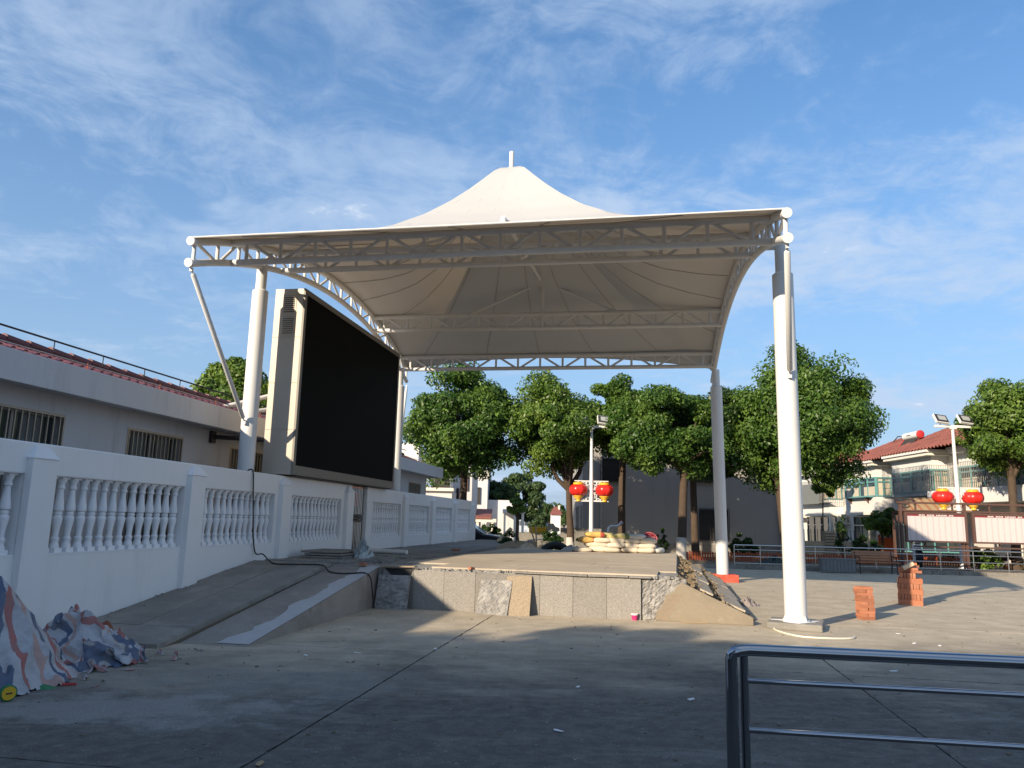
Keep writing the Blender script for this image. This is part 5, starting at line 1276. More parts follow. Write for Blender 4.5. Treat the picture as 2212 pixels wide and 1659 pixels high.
# ================================================================ notice board frame
YB = 31.6
nb = thing('notice_board', (18, YB, 0.1), 'brown steel notice board frame holding two white printed panels', 'notice board')
def px_b(x, y): return on_y(x, y, YB)
for x in (1953, 2093):
    p = px_b(x, 1235); q = px_b(x - 5, 1086); MB().bb(p.x - 0.05, p.x + 0.05, YB - 0.05, YB + 0.05, 0.1, q.z).build('post', MAT['brown'], nb)
    MB().bb(p.x - 0.17, p.x - 0.12, YB - 0.04, YB + 0.04, 0.1, q.z - 0.5).build('post', MAT['brown'], nb)
p, q = px_b(1938, 1086), px_b(2400, 1094)
MB().bb(p.x, 26, YB - 0.09, YB + 0.09, p.z - 0.02, p.z + 0.05).build('top_beam', MAT['brown'], nb)
MB().bb(p.x, 26, YB - 0.03, YB + 0.03, p.z - 0.33, p.z - 0.27).build('beam', MAT['brown'], nb)
MB().bb(px_b(1975, 1178).x, 26, YB - 0.03, YB + 0.03, 1.0, 1.06).build('beam', MAT['brown'], nb)
for k in range(6): MB().bb(p.x + 0.7 + 1.5 * k, p.x + 0.76 + 1.5 * k, YB - 0.028, YB + 0.028, p.z - 0.27, p.z - 0.02).bb(p.x + 1.0 + 1.5 * k, p.x + 1.06 + 1.5 * k, YB - 0.028, YB + 0.028, 1.06, 1.2).build('spacer', MAT['brown'], nb)
for x0, x1, w in ((1950, 2083, None), (2095, 2240, None)):
    a, b = px_b(x0, 1110), px_b(x1, 1110); z0, z1 = 1.20, 2.40
    pn = MB().bb(a.x + 0.09, b.x - 0.09, YB - 0.13, YB - 0.10, z0 + 0.07, z1 - 0.16).build('panel', MAT['board'], nb)
    MB().bb(a.x, a.x + 0.09, YB - 0.16, YB - 0.06, z0, z1).bb(b.x - 0.09, b.x, YB - 0.16, YB - 0.06, z0, z1).bb(a.x + .09, b.x - .09, YB - 0.16, YB - 0.06, z1 - 0.08, z1).bb(a.x + .09, b.x - .09, YB - 0.16, YB - 0.06, z0, z0 + 0.07).build('panel_frame', MAT['brown'], pn)
    MB().bb(a.x + .09, b.x - .09, YB - 0.135, YB - 0.10, z1 - 0.16, z1 - 0.08).build('header', MAT['maroon'], pn)
    m = MB(); L = b.x - a.x; xx = a.x + L * 0.24; r4 = random.Random(3)
    for grp in (4, 5, 7, 3):
        for k in range(grp):
            for s_ in range(3): m.box((xx + r4.uniform(-.012, .012), YB - 0.137, z1 - 0.12 + (s_ - 1) * 0.02), (0.045, 0.003, 0.010))
            m.box((xx + r4.uniform(-.012, .012), YB - 0.1375, z1 - 0.12), (0.009, 0.003, 0.05)); xx += 0.062
        xx += 0.075
    m.build('lettering', MAT['print_white'], pn)

# ================================================================ lamp posts with red lanterns
def lamp(x, Y, zb, ztop, zl, half, label, lab_l, cat='street lamp'):
    t = thing('lamp_post', (x, Y, zb), label, cat, 'lamp posts with lanterns')
    MB().tube([(x, Y, zb), (x, Y, zl + 0.6), (x, Y, ztop)], [0.105, 0.085, 0.06], 16).build('pole', MAT['steel'], t, True)
    MB().tube([(x, Y, zb), (x, Y, zb + 0.02)], 0.18, 14).build('base_flange', MAT['steel'], t)
    MB().bb(x - 0.78, x + 0.78, Y - 0.05, Y + 0.05, ztop, ztop + 0.11).bb(x - 0.14, x + 0.14, Y - 0.07, Y + 0.07, ztop - 0.06, ztop).build('crossbar', MAT['steel'], t)
    for d_ in (-1, 1):
        Tf = Matrix.Translation((x + d_ * 0.52 + 0.03, Y - 0.02, ztop + 0.36)) @ Matrix.Rotation(R(10), 4, 'Z') @ Matrix.Rotation(R(-38), 4, 'X') @ Matrix.Rotation(R(8), 4, 'Y')
        f_ = MB(Tf).box((0, 0, 0), (0.60, 0.12, 0.50)).build('floodlight', MAT['steel'], t, bevel=0.02)
        MB(Tf).box((0, -0.0625, 0), (0.55, 0.004, 0.45)).build('lamp_surround', MAT['iron'], f_)
        MB(Tf).box((0.03, -0.0665, 0.03), (0.36, 0.004, 0.26)).build('diffuser', MAT['lamp_glass'], f_)
        MB().tube([(x + d_ * 0.52, Y, ztop + 0.11), (x + d_ * 0.52, Y, ztop + 0.26)], 0.025, 8).build('yoke', MAT['steel'], f_)
        for zz, up in ((zl + 0.42, -1), (zl - 0.50, 1)):
            m = MB(); m.bb(min(x, x + d_ * half * 1.30), max(x, x + d_ * half * 1.30), Y - 0.02, Y + 0.02, zz - 0.02, zz + 0.02)
            for k, (fx, fz, w, h_) in enumerate(((0.16, 0.10, 0.16, 0.14), (0.30, 0.09, 0.12, 0.12), (0.20, 0.25, 0.12, 0.12), (0.40, 0.07, 0.10, 0.08), (0.14, 0.36, 0.08, 0.10))):
                cx_ = x + d_ * fx; cz = zz + up * fz; b_ = 0.014
                m.bb(cx_ - w / 2, cx_ + w / 2, Y - b_, Y + b_, cz - h_ / 2, cz - h_ / 2 + 0.028).bb(cx_ - w / 2, cx_ + w / 2, Y - b_, Y + b_, cz + h_ / 2 - 0.028, cz + h_ / 2)
                m.bb(cx_ - w / 2, cx_ - w / 2 + 0.028, Y - b_, Y + b_, cz - h_ / 2 + .028, cz + h_ / 2 - .028).bb(cx_ + w / 2 - 0.028, cx_ + w / 2, Y - b_, Y + b_, cz - h_ / 2 + .028, cz + h_ / 2 - .028)
            m.build('fret_bracket', MAT['steel'], t)
        l_ = thing('red_lantern', (x + d_ * half, Y, zl), lab_l[0 if d_ < 0 else 1], 'lantern', 'red lanterns')
        pr_ = [(0.16, 0.26), (0.28, 0.25), (0.38, 0.18), (0.425, 0.08), (0.43, 0.0), (0.415, -0.09), (0.36, -0.18), (0.27, -0.25), (0.16, -0.275)]
        MB().lathe(list(reversed(pr_)), (x + d_ * half, Y, zl), 40, ribs=8, depth=0.07).build('body', MAT['lantern'], l_, True)
        MB().lathe([(0.20, 0.245), (0.235, 0.25), (0.235, 0.33), (0.19, 0.36)], (x + d_ * half, Y, zl), 24).build('top_cap', MAT['gold'], l_, True)
        MB().lathe([(0.10, -0.52), (0.115, -0.50), (0.10, -0.42), (0.10, -0.40), (0.155, -0.395), (0.155, -0.36), (0.14, -0.355), (0.19, -0.35), (0.19, -0.31), (0.17, -0.305), (0.235, -0.30), (0.235, -0.255), (0.2, -0.24)], (x + d_ * half, Y, zl), 24).build('bottom_cap', MAT['gold'], l_, True)
        MB().tube([(x + d_ * half, Y, zl + 0.36), (x + d_ * half, Y, zl + 0.41)], 0.02, 6).build('hook', MAT['steel'], l_)
p2 = on_z(2082, 1228, 0.13); a_ = on_y(2070, 1075, p2.y)
lamp(p2.x - 0.02, p2.y, 0.13, on_y(2058, 924, p2.y).z, a_.z, 0.64, 'white lamp post with twin floodlights behind the notice boards', ('red lantern left of the lamp post behind the notice boards', 'red lantern right of the lamp post behind the notice boards'))
a_ = on_y(1276, 1060, 35.6)
lamp(on_y(1277, 1150, 35.6).x, 35.6, 0.0, on_y(1277, 924, 35.6).z, a_.z + 0.02, 0.60, 'white lamp post in front of the grey house wall', ('red lantern hanging against the forked tree trunk', 'red lantern hanging against the grey house wall'))

# ================================================================ bricks
brick_me, _ = MB().box((0, 0, 0), (0.24, 0.115, 0.053)).mesh('brick', MAT['brick'], center=False)
bm_ = brick_me
def put_brick(par, T, x, y, z, rz=0.0, edge=False, end=False):
    M_ = T @ Matrix.Translation((x, y, z)) @ Matrix.Rotation(rz, 4, 'Z')
    if edge: M_ = M_ @ Matrix.Rotation(R(90), 4, 'X')
    if end: M_ = M_ @ Matrix.Rotation(R(90), 4, 'Y')
    o = inst(bm_, 'brick', M_, par)
    return o
b1 = on_z(1871, 1338, 0); Tb1 = Matrix.Translation((b1.x, b1.y, 0)) @ Matrix.Rotation(R(6), 4, 'Z')
s1_ = thing('brick_stack', b1, 'small leaning stack of red bricks nearest the white column', 'brick stack')
for k in range(11):
    dx = -0.0025 * k * (1 if k < 8 else 1.4); z = 0.0275 + 0.0545 * k; jit = lambda: rnd.uniform(-.008, .008)
    if k % 2 == 0:
        for yy in (-0.06, 0.06): put_brick(s1_, Tb1, dx + jit(), yy + jit(), z, rnd.uniform(-.03, .03))
    else:
        for xx in (-0.065, 0.065): put_brick(s1_, Tb1, dx + xx + jit(), jit(), z, R(90) + rnd.uniform(-.03, .03))
b2 = on_z(1968, 1306, 0); Tb2 = Matrix.Translation((b2.x, b2.y, 0)) @ Matrix.Rotation(R(-24), 4, 'Z')
s2_ = thing('brick_stack', b2, 'taller wide stack of red bricks set on edge with loose bricks on top', 'brick stack')
for k in range(6):
    z = 0.0585 + 0.118 * k; jit = lambda: rnd.uniform(-.007, .007); ox, oy = rnd.uniform(-.01, .01), rnd.uniform(-.01, .01)
    for i in range(8):
        for j in (-1, 1):
            if k == 5 and i in (0, 6, 7): continue
            if k % 2 == 0: put_brick(s2_, Tb2, ox + j * 0.122 + jit(), oy - 0.22 + 0.062 * i + jit() * .4, z, rnd.uniform(-.015, .015), True)
            else: put_brick(s2_, Tb2, ox - 0.22 + 0.062 * i + jit() * .4, oy + j * 0.122 + jit(), z, R(90) + rnd.uniform(-.015, .015), True)
for x, y, z, rz, e in ((0.10, -0.05, 0.735, 0.5, False), (-0.12, 0.06, 0.735, 1.2, False), (0.08, -0.06, 0.79, -0.3, False), (0.10, 0.08, 0.845, 0.8, False), (-0.1, -0.1, 0.77, 0.2, True), (0.05, 0.1, 0.90, 0.1, False), (0.2, -0.1, 0.735, 1.5, False), (-0.15, -0.02, 0.765, 1.4, True)):
    put_brick(s2_, Tb2, x, y, z, rz, e)
o = inst(bm_.copy(), 'brick', Tb2 @ Matrix.Translation((-0.02, -0.12, 0.86)) @ Matrix.Rotation(R(18), 4, 'Z') @ Matrix.Rotation(R(-28), 4, 'Y') @ Matrix.Diagonal((1.05, 0.9, 1.5, 1)), s2_); o.data.materials[0] = MAT['pale_block']; o['label'] = 'pale broken block on top of the stack'
for i, (x, y, zz, lab) in enumerate(((1333, 1, 0.755, ''),)): pass
def loose_brick(M_, label):
    o = inst(bm_, 'loose_brick', M_); tag(o, label, 'brick', 'loose bricks')
loose_brick(Matrix.Translation(on_z(776, 1229.5, 0.0) * 0 + WP(2.25, 4.3, 0.775)) @ Matrix.Rotation(R(70), 4, 'Z') @ Matrix.Diagonal((0.5, 1, 1, 1)), 'broken half brick lying at the top of the ramp')
loose_brick(Matrix.Translation(on_z(985, 1188, 0.80)) @ Matrix.Rotation(R(10), 4, 'Z'), 'red brick lying on the shaded back corner of the stage')
loose_brick(Matrix.Translation(TS @ Vector((1.73, 0.07, 0.77))) @ Matrix.Rotation(R(50), 4, 'Z') @ Matrix.Diagonal((0.4, 0.7, 0.8, 1)), 'small brick piece on the broken front edge of the stage')

# ================================================================ sack pile
def sack_mesh(seed, L=0.58, W=0.40, H=0.17):
    r5 = np.random.RandomState(seed); ph = r5.uniform(0, 6, 6); m = MB(); n, k = 26, 14
    def fn(u, v):
        th = 2 * math.pi * u; la = math.pi * (v - 0.5)
        ce = lambda c, e: math.copysign(abs(c) ** e, c)
        x = ce(math.cos(la), 0.5) * ce(math.cos(th), 0.45); y = ce(math.cos(la), 0.5) * ce(math.sin(th), 0.5); z = ce(math.sin(la), 0.85)
        pinch = 1 - 0.38 * max(0, abs(x) - 0.72) / 0.28
        w = 0.05 * math.sin(5 * th + ph[0]) * math.cos(la) + 0.04 * math.sin(9 * x + ph[1]) + 0.04 * math.sin(7 * y + 4 * x + ph[2])
        wr = 0.03 * math.sin(22 * y + 6 * x + ph[3]) * abs(x)
        return Vector((x * L / 2 * (1 + 0.04 * math.sin(ph[4] + 3 * y)), y * W / 2 * (1 - 0.10 * abs(x) ** 3), H / 2 + z * H / 2 * pinch * (1 + w) * (1 - 0.10 * math.cos(3 * x + ph[5])) + wr * H))
    m.grid(fn, n, k, closed=True)
    me, _ = m.mesh('cement_sack', MAT['sack'], True, center=False)
    me.polygons.foreach_set('use_smooth', [True] * len(me.polygons)); return me
SMS = [sack_mesh(i) for i in (1, 2, 3, 4)]
def sack(px, layer, dy, mat, label, seed, rz=0.0, L=1.0, grp='sacks piled on the stage', dz=0.0):
    r6 = random.Random(seed); Ys = 24.2 + dy; p = on_y(px, 1190, Ys)
    key = SMS[seed % 4]
    if mat is not MAT['sack']:
        key = key.copy(); key.materials[0] = mat
    M_ = Matrix.Translation((p.x, Ys, 0.775 + 0.135 * layer + dz)) @ Matrix.Rotation(rz + r6.uniform(-.12, .12), 4, 'Z') @ Matrix.Rotation(r6.uniform(-.05, .05), 4, 'Y') @ Matrix.Diagonal((L, 1, r6.uniform(0.9, 1.1), 1))
    tag(inst(key, 'cement_sack', M_), label, 'sack', grp)
lab0 = 'pale cream woven sack in the %s layer of the pile on the stage'; lab1 = 'cream sack in the back row of the pile, %s layer, behind the others'
for i, (px, ly, dy) in enumerate(((1291, 0, 0), (1319, 0, -.1), (1361, 0, 0), (1395, 0, -.05), (1281, 1, 0.1), (1296, 1, 0.05), (1330, 1, 0), (1362, 1, .05), (1396, 1, 0), (1300, 2, 0.02), (1330, 2, 0.05), (1364, 2, .1), (1285, 0, .45), (1320, 0, .45), (1360, 0, .45), (1395, 0, .45), (1320, 1, .45), (1375, 1, .45), (1340, 2, .5))):
    sack(px, ly, dy, MAT['sack'], lab0 % ('bottom', 'second', 'third')[ly] if dy < 0.3 else lab1 % ('bottom', 'second', 'third')[ly], i + 1)
sack(1258, 0, -0.1, MAT['sack'], 'flattened cream sack slumped at the foot of the pile', 30, 0.1, 1.1, dz=-0.02)
sack(1419, 0, 0.1, MAT['sack_grey'], 'dark grey sack at the shaded end of the pile beside the soil slope', 31, 1.0, 0.8)
sack(1372, 3, 0.1, MAT['sack_grey'], 'large grey white sack on top of the pile near the red sign', 32, 0.05, 1.15)
sack(1398, 2, 0.1, MAT['sack'], 'cream sack on the sloping end of the pile below the red sign', 33, 0.0, 1.0)
sack(1268, 2, 0.05, MAT['sack_yellow'], 'orange yellow sack low on the left of the pile', 34, 0.2, 0.9)
sack(1284, 3, 0.0, MAT['sack_yellow'], 'yellow sack with red printed end topmost on the pile', 35, 0.05, 1.1, dz=0.03)
sack(1313, 3, 0.15, MAT['sack_olive'], 'olive printed sack lying between the two yellow sacks', 36, 0.1, 0.9)
sack(1338, 3, 0.05, MAT['sack_olive'], 'long olive yellow sack draped over the middle of the pile', 37, -0.1, 1.15, dz=-0.01)

# ================================================================ red oval sign
YS = 31.5; sc_ = on_y(1403, 1163, YS); TSg = Matrix.Translation(sc_) @ Matrix.Rotation(R(6), 4, 'Y')
sg = thing('oval_sign', (sc_.x, YS, 0.13), 'dark red oval sign on a post with pale footprints and lettering', 'sign')
def ell(a, b, n=40): return [(a * math.cos(2 * math.pi * k / n), b * math.sin(2 * math.pi * k / n)) for k in range(n)]
MB(TSg).extrude([(x, 0, z) for x, z in ell(0.33, 0.26)], (0, 0.02, 0)).build('plate', MAT['sign'], sg)
MB(TSg).tube([(0.30 * math.cos(R(a)), -0.004, 0.23 * math.sin(R(a))) for a in range(-20, 262, 6)], 0.008, 5).build('border_line', MAT['sign_line'], sg)
m = MB(TSg)
def glyph(cx, cz, s, k):
    r7 = random.Random(k)
    if k in (0, 1):
        m.box((cx - s * .18, -0.004, cz), (s * 0.16, 0.004, s), M=Matrix.Rotation(R(28), 4, 'Y')); m.box((cx + s * .18, -0.004, cz - s * .08), (s * 0.16, 0.004, s * .8), M=Matrix.Rotation(R(-30), 4, 'Y'))
    elif k == 9: m.box((cx, -0.004, cz), (s * 0.8, 0.004, s * 0.16))
    else:
        for q in range(3): m.box((cx + r7.uniform(-.06, .06) * s, -0.004, cz + (q - 1) * s * .34), (s * r7.uniform(.55, .85), 0.004, s * .13))
        for q in range(2): m.box((cx + r7.uniform(-.3, .3) * s, -0.0045, cz), (s * .13, 0.004, s * .9))
for i in range(7): glyph(-0.20 + 0.067 * i, 0.065, 0.055, i); glyph(-0.205 + 0.068 * i, -0.01, 0.055, 7 + i)
m.box((-0.08, -0.004, -0.075), (0.20, 0.004, 0.014)).box((-0.06, -0.004, -0.10), (0.16, 0.004, 0.012))
m.build('lettering', MAT['sign_line'], sg)
MB(TSg).tube([(0.035 * math.cos(a), -0.004, 0.15 + 0.028 * math.sin(a)) for a in [k * math.pi / 8 for k in range(17)]], 0.004, 4).build('emblem', MAT['sign_line'], sg)
for dx, ang in ((0.16, 8), (0.26, -14)):
    Tf = TSg @ Matrix.Translation((dx, -0.006, -0.21)) @ Matrix.Rotation(R(ang), 4, 'Y')
    MB(Tf).extrude([(x * (1 + 0.9 * z / 0.11 * 0.3), 0, z) for x, z in ell(0.045, 0.11, 24)], (0, 0.012, 0)).build('footprint', MAT['sign'], sg)
    MB(Tf).tube([(x * (1 + 0.27 * z / 0.11), -0.003, z) for x, z in ell(0.045, 0.11, 24)] + [(0.045, -0.003, 0)], 0.007, 5).build('footprint_outline', MAT['sign_line'], sg)
MB().tube([(sc_.x, YS + 0.03, 0.1), (sc_.x, YS + 0.03, sc_.z - 0.1)], 0.02, 8).build('post', MAT['brushed'], sg)

# chrome exercise handle behind the sacks
eh = thing('exercise_frame', on_y(1312, 1200, 30.5), 'bent chrome exercise handle standing behind the sack pile', 'exercise frame')
q = [on_y(x, y, 30.5) for x, y in ((1310, 1215), (1312, 1158), (1315, 1140), (1320, 1136), (1333, 1137), (1342, 1130))]
MB().tube(q, 0.045, 12).build('tube', MAT['brushed'], eh, True); MB().tube([q[-1] - Vector((.03, 0, .02)), q[-1] + Vector((.05, 0, .03))], 0.075, 12).build('grip', MAT['chrome'], eh, True)
MB().tube([on_y(1316, 1158, 30.5), on_y(1318, 1146, 30.5), on_y(1322, 1143, 30.5)], 0.03, 8).build('side_tube', MAT['brushed'], eh, True)

# ================================================================ low orange picket edging
pk = thing('picket_edging', (11, 35, 0.1), 'low orange brown picket edging along the planting bed', 'fence')
for k in range(118):
    x = 7.6 + 0.115 * k; MB().bb(x, x + 0.07, 35.0, 35.02, 0.13, 0.52 + 0.03 * math.sin(k * 1.7)).build('picket', MAT['picket'], pk)
for z in (0.24, 0.42): MB().bb(7.6, 21.2, 35.021, 35.04, z, z + 0.04).build('rail', MAT['picket'], pk)

# ================================================================ tyre, tools, heap, crate
ty = on_y(1200, 1190, 27.6)
def ring(m, c, R_, r, n=36, k=14, tilt=0.0, arc=2 * math.pi):
    M_ = Matrix.Translation(c) @ Matrix.Rotation(tilt, 4, 'X')
    m.grid(lambda u, v: M_ @ Vector(((R_ + r * 1.0 * math.cos(2 * math.pi * v)) * math.cos(arc * u), r * 1.35 * math.sin(2 * math.pi * v), (R_ + r * math.cos(2 * math.pi * v)) * math.sin(arc * u))), n, k, closed=(arc > 6.2))
m = MB(); ring(m, (ty.x, 27.6, 0.30), 0.56, 0.13, tilt=R(-14)); tag(m.build('old_tyre', MAT['black'], None, True), 'old black tyre standing behind the far edge of the stage', 'tyre')
r8 = np.random.RandomState(3)
def heap(name, label, c, rx, ry, h_, mat, cat, seed, rough=0.12):
    rr = np.random.RandomState(seed); a = rr.rand(20, 41); m = MB()
    def fn(u, v):
        th = 2 * math.pi * u; R2 = v * (1 + 0.18 * math.sin(3 * th + seed) + 0.1 * math.sin(7 * th)); z = h_ * (1 - v ** 1.5) * (1 + rough * (a[int(v * 18), int(u * 40) % 40] - .5) * 2)
        return Vector((c[0] + rx * R2 * math.cos(th), c[1] + ry * R2 * math.sin(th), c[2] + max(0.0, z)))
    m.grid(fn, 40, 18, closed=True)
    return tag(m.build(name, mat, None, True), label, cat)
p = on_y(1118, 1185, 26.8); heap('sand_heap', 'long low heap of sand behind the stage by the black car', (p.x, 26.8, 0.55), 1.2, 0.6, 0.42, MAT['sand'], 'sand heap', 4)
MB_ = MB().bb(p.x - 1.3, p.x + 1.5, 26.4, 28.2, -0.1, 0.56); struct(MB_.build('rear_step', MAT['kerb']))
p = on_y(1250, 1188, 25.6); heap('rubble_sack', 'flattened grey sack heap between the tyre and the sacks', (p.x - .25, 25.6, 0.72), 0.42, 0.25, 0.16, MAT['sack_grey'], 'sack', 8, 0.4)
p = on_y(1140, 1188, 25.4); heap('crumpled_sack', 'crumpled empty cream sack under the shovel handles', (p.x, 25.4, 0.74), 0.36, 0.2, 0.17, MAT['sack'], 'sack', 9, 0.6)
for i, (x0, x1) in enumerate(((1149, 1161), (1155, 1160))):
    a, b = on_y(x1, 1188, 25.3), on_y(x0 - (6 if i == 0 else -2), 1132 + 3 * i, 25.9)
    t = thing('shovel', a, ('leaning shovel with the left wooden handle over the crumpled sack', 'leaning shovel with the right wooden handle over the crumpled sack')[i], 'shovel', 'shovels')
    MB().tube([a, b], 0.024, 8).build('handle', MAT['timber'], t, True)
    MB().grid(lambda u, v: a + Vector(((u - .5) * 0.22, -0.02 - 0.03 * math.cos((u - .5) * 2), -0.02 - 0.24 * v + 0.05 * (u - .5) ** 2)), 6, 4).build('blade', MAT['iron'], t, True)
yc = on_y(1156, 1146, 45); cr = thing('yellow_crate', (yc.x, 45, 0.9), 'yellow plastic crate standing beyond the sand heap', 'crate')
MB().bb(yc.x - 0.35, yc.x + 0.65, 44.8, 45.3, 1.0, 1.28).build('body', MAT['yellow'], cr, bevel=0.02); MB().bb(yc.x - 0.39, yc.x + 0.69, 44.76, 45.34, 1.28, 1.33).build('rim', MAT['yellow'], cr); MB().bb(yc.x - 0.1, yc.x + 0.4, 44.79, 44.799, 1.12, 1.2).build('hand_slot', MAT['gold'], cr)
tag(MB().bb(yc.x - 0.9, yc.x + 0.9, 44.6, 45.6, -0.1, 0.999).build('block_wall', MAT['kerb']), 'rough grey block wall carrying the yellow crate', 'wall')
a, b = on_y(1074, 1172, 33), on_y(1104, 1143, 33.6)
tag(MB(Matrix.Identity(4)).tube([a, b], 0.11, 4).build('leaning_board', MAT['timber']), 'grey board leaning over the weeds beside the black car', 'board')
a, b = on_y(1140, 1168, 34), on_y(1192, 1145, 35); tag(MB().tube([a, a.lerp(b, .5) + Vector((0.1, 0, -.15)), b], 0.04, 8).build('bent_pipe', MAT['bar_grey'], None, True), 'bent grey pipe sticking out of the weeds near the tyre', 'pipe')

# steel pipes lying behind the rear column, with dark sheet
pg = 'steel pipes on the ground'
for i in range(4):
    a, b = on_z(1446, 1203 + 3.2 * i, 0.05), on_z(1648, 1210 + 3.2 * i, 0.05)
    a.z = b.z = 0.045; tag(MB().tube([a, b], 0.04, 10).build('steel_pipe', MAT['pipe'], None, True), 'galvanised steel pipe lying in the bundle beside the rear column', 'pipe', pg)
p = on_z(1672, 1224, 0); heap('dark_sheet', 'crumpled dark green plastic sheet on the ground by the railing', (p.x, p.y, 0.0), 0.75, 0.35, 0.30, MAT['net_green'], 'sheet', 12, 0.7)
p = on_z(1616, 1309, 0); heap('grey_rag', 'crumpled grey rag lying on the sunlit concrete', (p.x, p.y, 0), 0.22, 0.14, 0.12, MAT['rag'], 'rag', 13, 0.8)

# ================================================================ vehicles and a person in the street
def wheel(par, T, x, y, r, w):
    o = MB(T).tube([(x, y - w / 2, r), (x, y - w / 2 + .03, r), (x, y + w / 2 - .03, r), (x, y + w / 2, r)], [r * .86, r, r, r * .86], 20).build('wheel', MAT['black'], par, True)
    MB(T).tube([(x, y - w / 2 - .004, r), (x, y + w / 2 + .004, r)], r * 0.55, 14).build('rim', MAT['bar_grey'], o)
def vehicle(name, label, cat, T, prof, W, wins, wheels, paint, extra=None):
    t = thing(name, T.translation, label, cat)
    MB(T).extrude([(x, -W / 2, z) for x, z in prof], (0, W, 0)).build('body', paint, t, bevel=0.06)
    for poly in wins:
        for s in (-1, 1):
            MB(T).extrude([(x, s * (W / 2 + 0.004), z) for x, z in poly], (0, s * 0.012, 0)).build('side_window', MAT['glass'], t)
    for x, r in wheels:
        for s in (-1, 1): wheel(t, T, x, s * (W / 2 - 0.10), r, 0.2)
    if extra: extra(t, T, W)
    return t
p = on_y(1104, 1170, 38.5); Tc = Matrix.Translation((p.x - 2.15, 38.5, 0)) @ Matrix.Rotation(R(-7), 4, 'Z')
sed = [(-2.1, 0.3), (-2.1, 0.85), (-1.35, 0.98), (-1.0, 1.42), (0.2, 1.44), (0.85, 1.02), (2.0, 0.86), (2.12, 0.72), (2.12, 0.32)]
def car_extra(t, T, W):
    MB(T).add([(0.23, -W / 2 + .12, 1.425), (0.23, W / 2 - .12, 1.425), (0.87, W / 2 - .08, 1.03), (0.87, -W / 2 + .08, 1.03)], [(0, 1, 2, 3)]).v
    g_ = MB(T); g_.extrude([(0.245, -W / 2 + .12, 1.43), (0.245, W / 2 - .12, 1.43), (0.875, W / 2 - .08, 1.035), (0.875, -W / 2 + .08, 1.035)], (0.01, 0, 0.016)); g_.build('windscreen', MAT['glass'], t)
    for s in (-.25, .3): MB(T).tube([(0.88, s, 1.06), (0.5, s + .32, 1.30)], 0.012, 5).build('wiper', MAT['black'], t)
    for s in (-1, 1):
        MB(T).box((2.09, s * (W / 2 - .02), 0.66), (0.12, 0.05, 0.16)).build('indicator', MAT['amber'], t); MB(T).box((2.12, s * (W / 2 - .28), 0.66), (0.04, 0.36, 0.15)).build('headlight', MAT['lamp_glass'], t)
    MB(T).box((2.16, 0, 0.42), (0.1, W, 0.16)).build('bumper', MAT['black'], t)
sedw = [[(-0.85, 1.02), (-0.80, 1.36), (-0.25, 1.38), (-0.25, 1.02)], [(-0.18, 1.02), (-0.18, 1.38), (0.12, 1.38), (0.66, 1.05)]]
vehicle('parked_car', 'black saloon car parked past the end of the boundary wall', 'car', Tc, sed, 1.68, sedw, [(-1.3, 0.30), (1.3, 0.30)], MAT['carpaint'], car_extra)
p = on_y(1183, 1150, 112); vehicle('parked_car', 'dark car roof showing behind the person in blue', 'car', Matrix.Translation((p.x, 112, 0)) @ Matrix.Rotation(R(60), 4, 'Z'), sed, 1.68, sedw, [(-1.3, 0.30), (1.3, 0.30)], MAT['carpaint'], car_extra)
p = on_y(1143, 1150, 98); Tv = Matrix.Translation((p.x - 0.4, 99, 0)) @ Matrix.Rotation(R(122), 4, 'Z')
vanp = [(-2.0, 0.3), (-2.0, 1.0), (-1.9, 1.82), (-1.7, 1.9), (1.1, 1.9), (1.75, 1.15), (2.0, 0.95), (2.0, 0.3)]
def van_extra(t, T, W):
    MB(T).extrude([(-2.003, -W / 2 + .15, 1.15), (-2.003, W / 2 - .15, 1.15), (-1.93, W / 2 - .2, 1.7), (-1.93, -W / 2 + .2, 1.7)], (-0.012, 0, 0)).build('rear_window', MAT['glass'], t)
    for s in (-1, 1): MB(T).box((-2.01, s * (W / 2 - .09), 0.95), (0.03, 0.14, 0.4)).build('tail_light', MAT['taillight'], t)
    MB(T).box((-2.05, 0, 0.45), (0.1, W, 0.18)).build('bumper', MAT['vanpaint'], t); MB(T).box((-2.012, 0, 0.85), (0.01, 0.42, 0.13)).build('number_plate', MAT['blue'], t)
vehicle('parked_van', 'silver blue minivan seen from behind under the street tree', 'van', Tv, vanp, 1.62, [[(-1.8, 1.12), (-1.75, 1.66), (-0.95, 1.68), (-0.95, 1.12)], [(-0.85, 1.12), (-0.85, 1.68), (0.1, 1.68), (0.1, 1.12)], [(0.2, 1.12), (0.2, 1.68), (0.95, 1.68), (1.4, 1.15)]], [(-1.25, 0.30), (1.3, 0.30)], MAT['vanpaint'], van_extra)
# person standing by the van
pp = on_y(1178, 1150, 97); per = thing('person', (pp.x, 97, 0), 'person in a light blue shirt standing beside the van', 'person')
def skinned(name, chains, mat, parent, origin):
    vs, es, rs = [], [], []; idx = {}
    def vid(p, r):
        k = tuple(round(c, 4) for c in p)
        if k not in idx: idx[k] = len(vs); vs.append(p); rs.append(r)
        return idx[k]
    for ch in chains:
        ids = [vid(p, r) for p, r in ch]
        es += list(zip(ids[:-1], ids[1:]))
    me = bpy.data.meshes.new(name); me.from_pydata(vs, es, []); me.materials.append(mat)
    o = bpy.data.objects.new(name, me); COL.objects.link(o); o.location = origin
    o.modifiers.new('skin', 'SKIN'); sv = me.skin_vertices[0].data
    for i, r in enumerate(rs): sv[i].radius = (r, r)
    sv[0].use_root = True
    s_ = o.modifiers.new('smooth', 'SUBSURF'); s_.levels = 1; s_.render_levels = 1
    adopt(o, parent); return o
hip, chest, neck = (0, 0, 0.95), (0, 0.02, 1.35), (0, 0.02, 1.48)
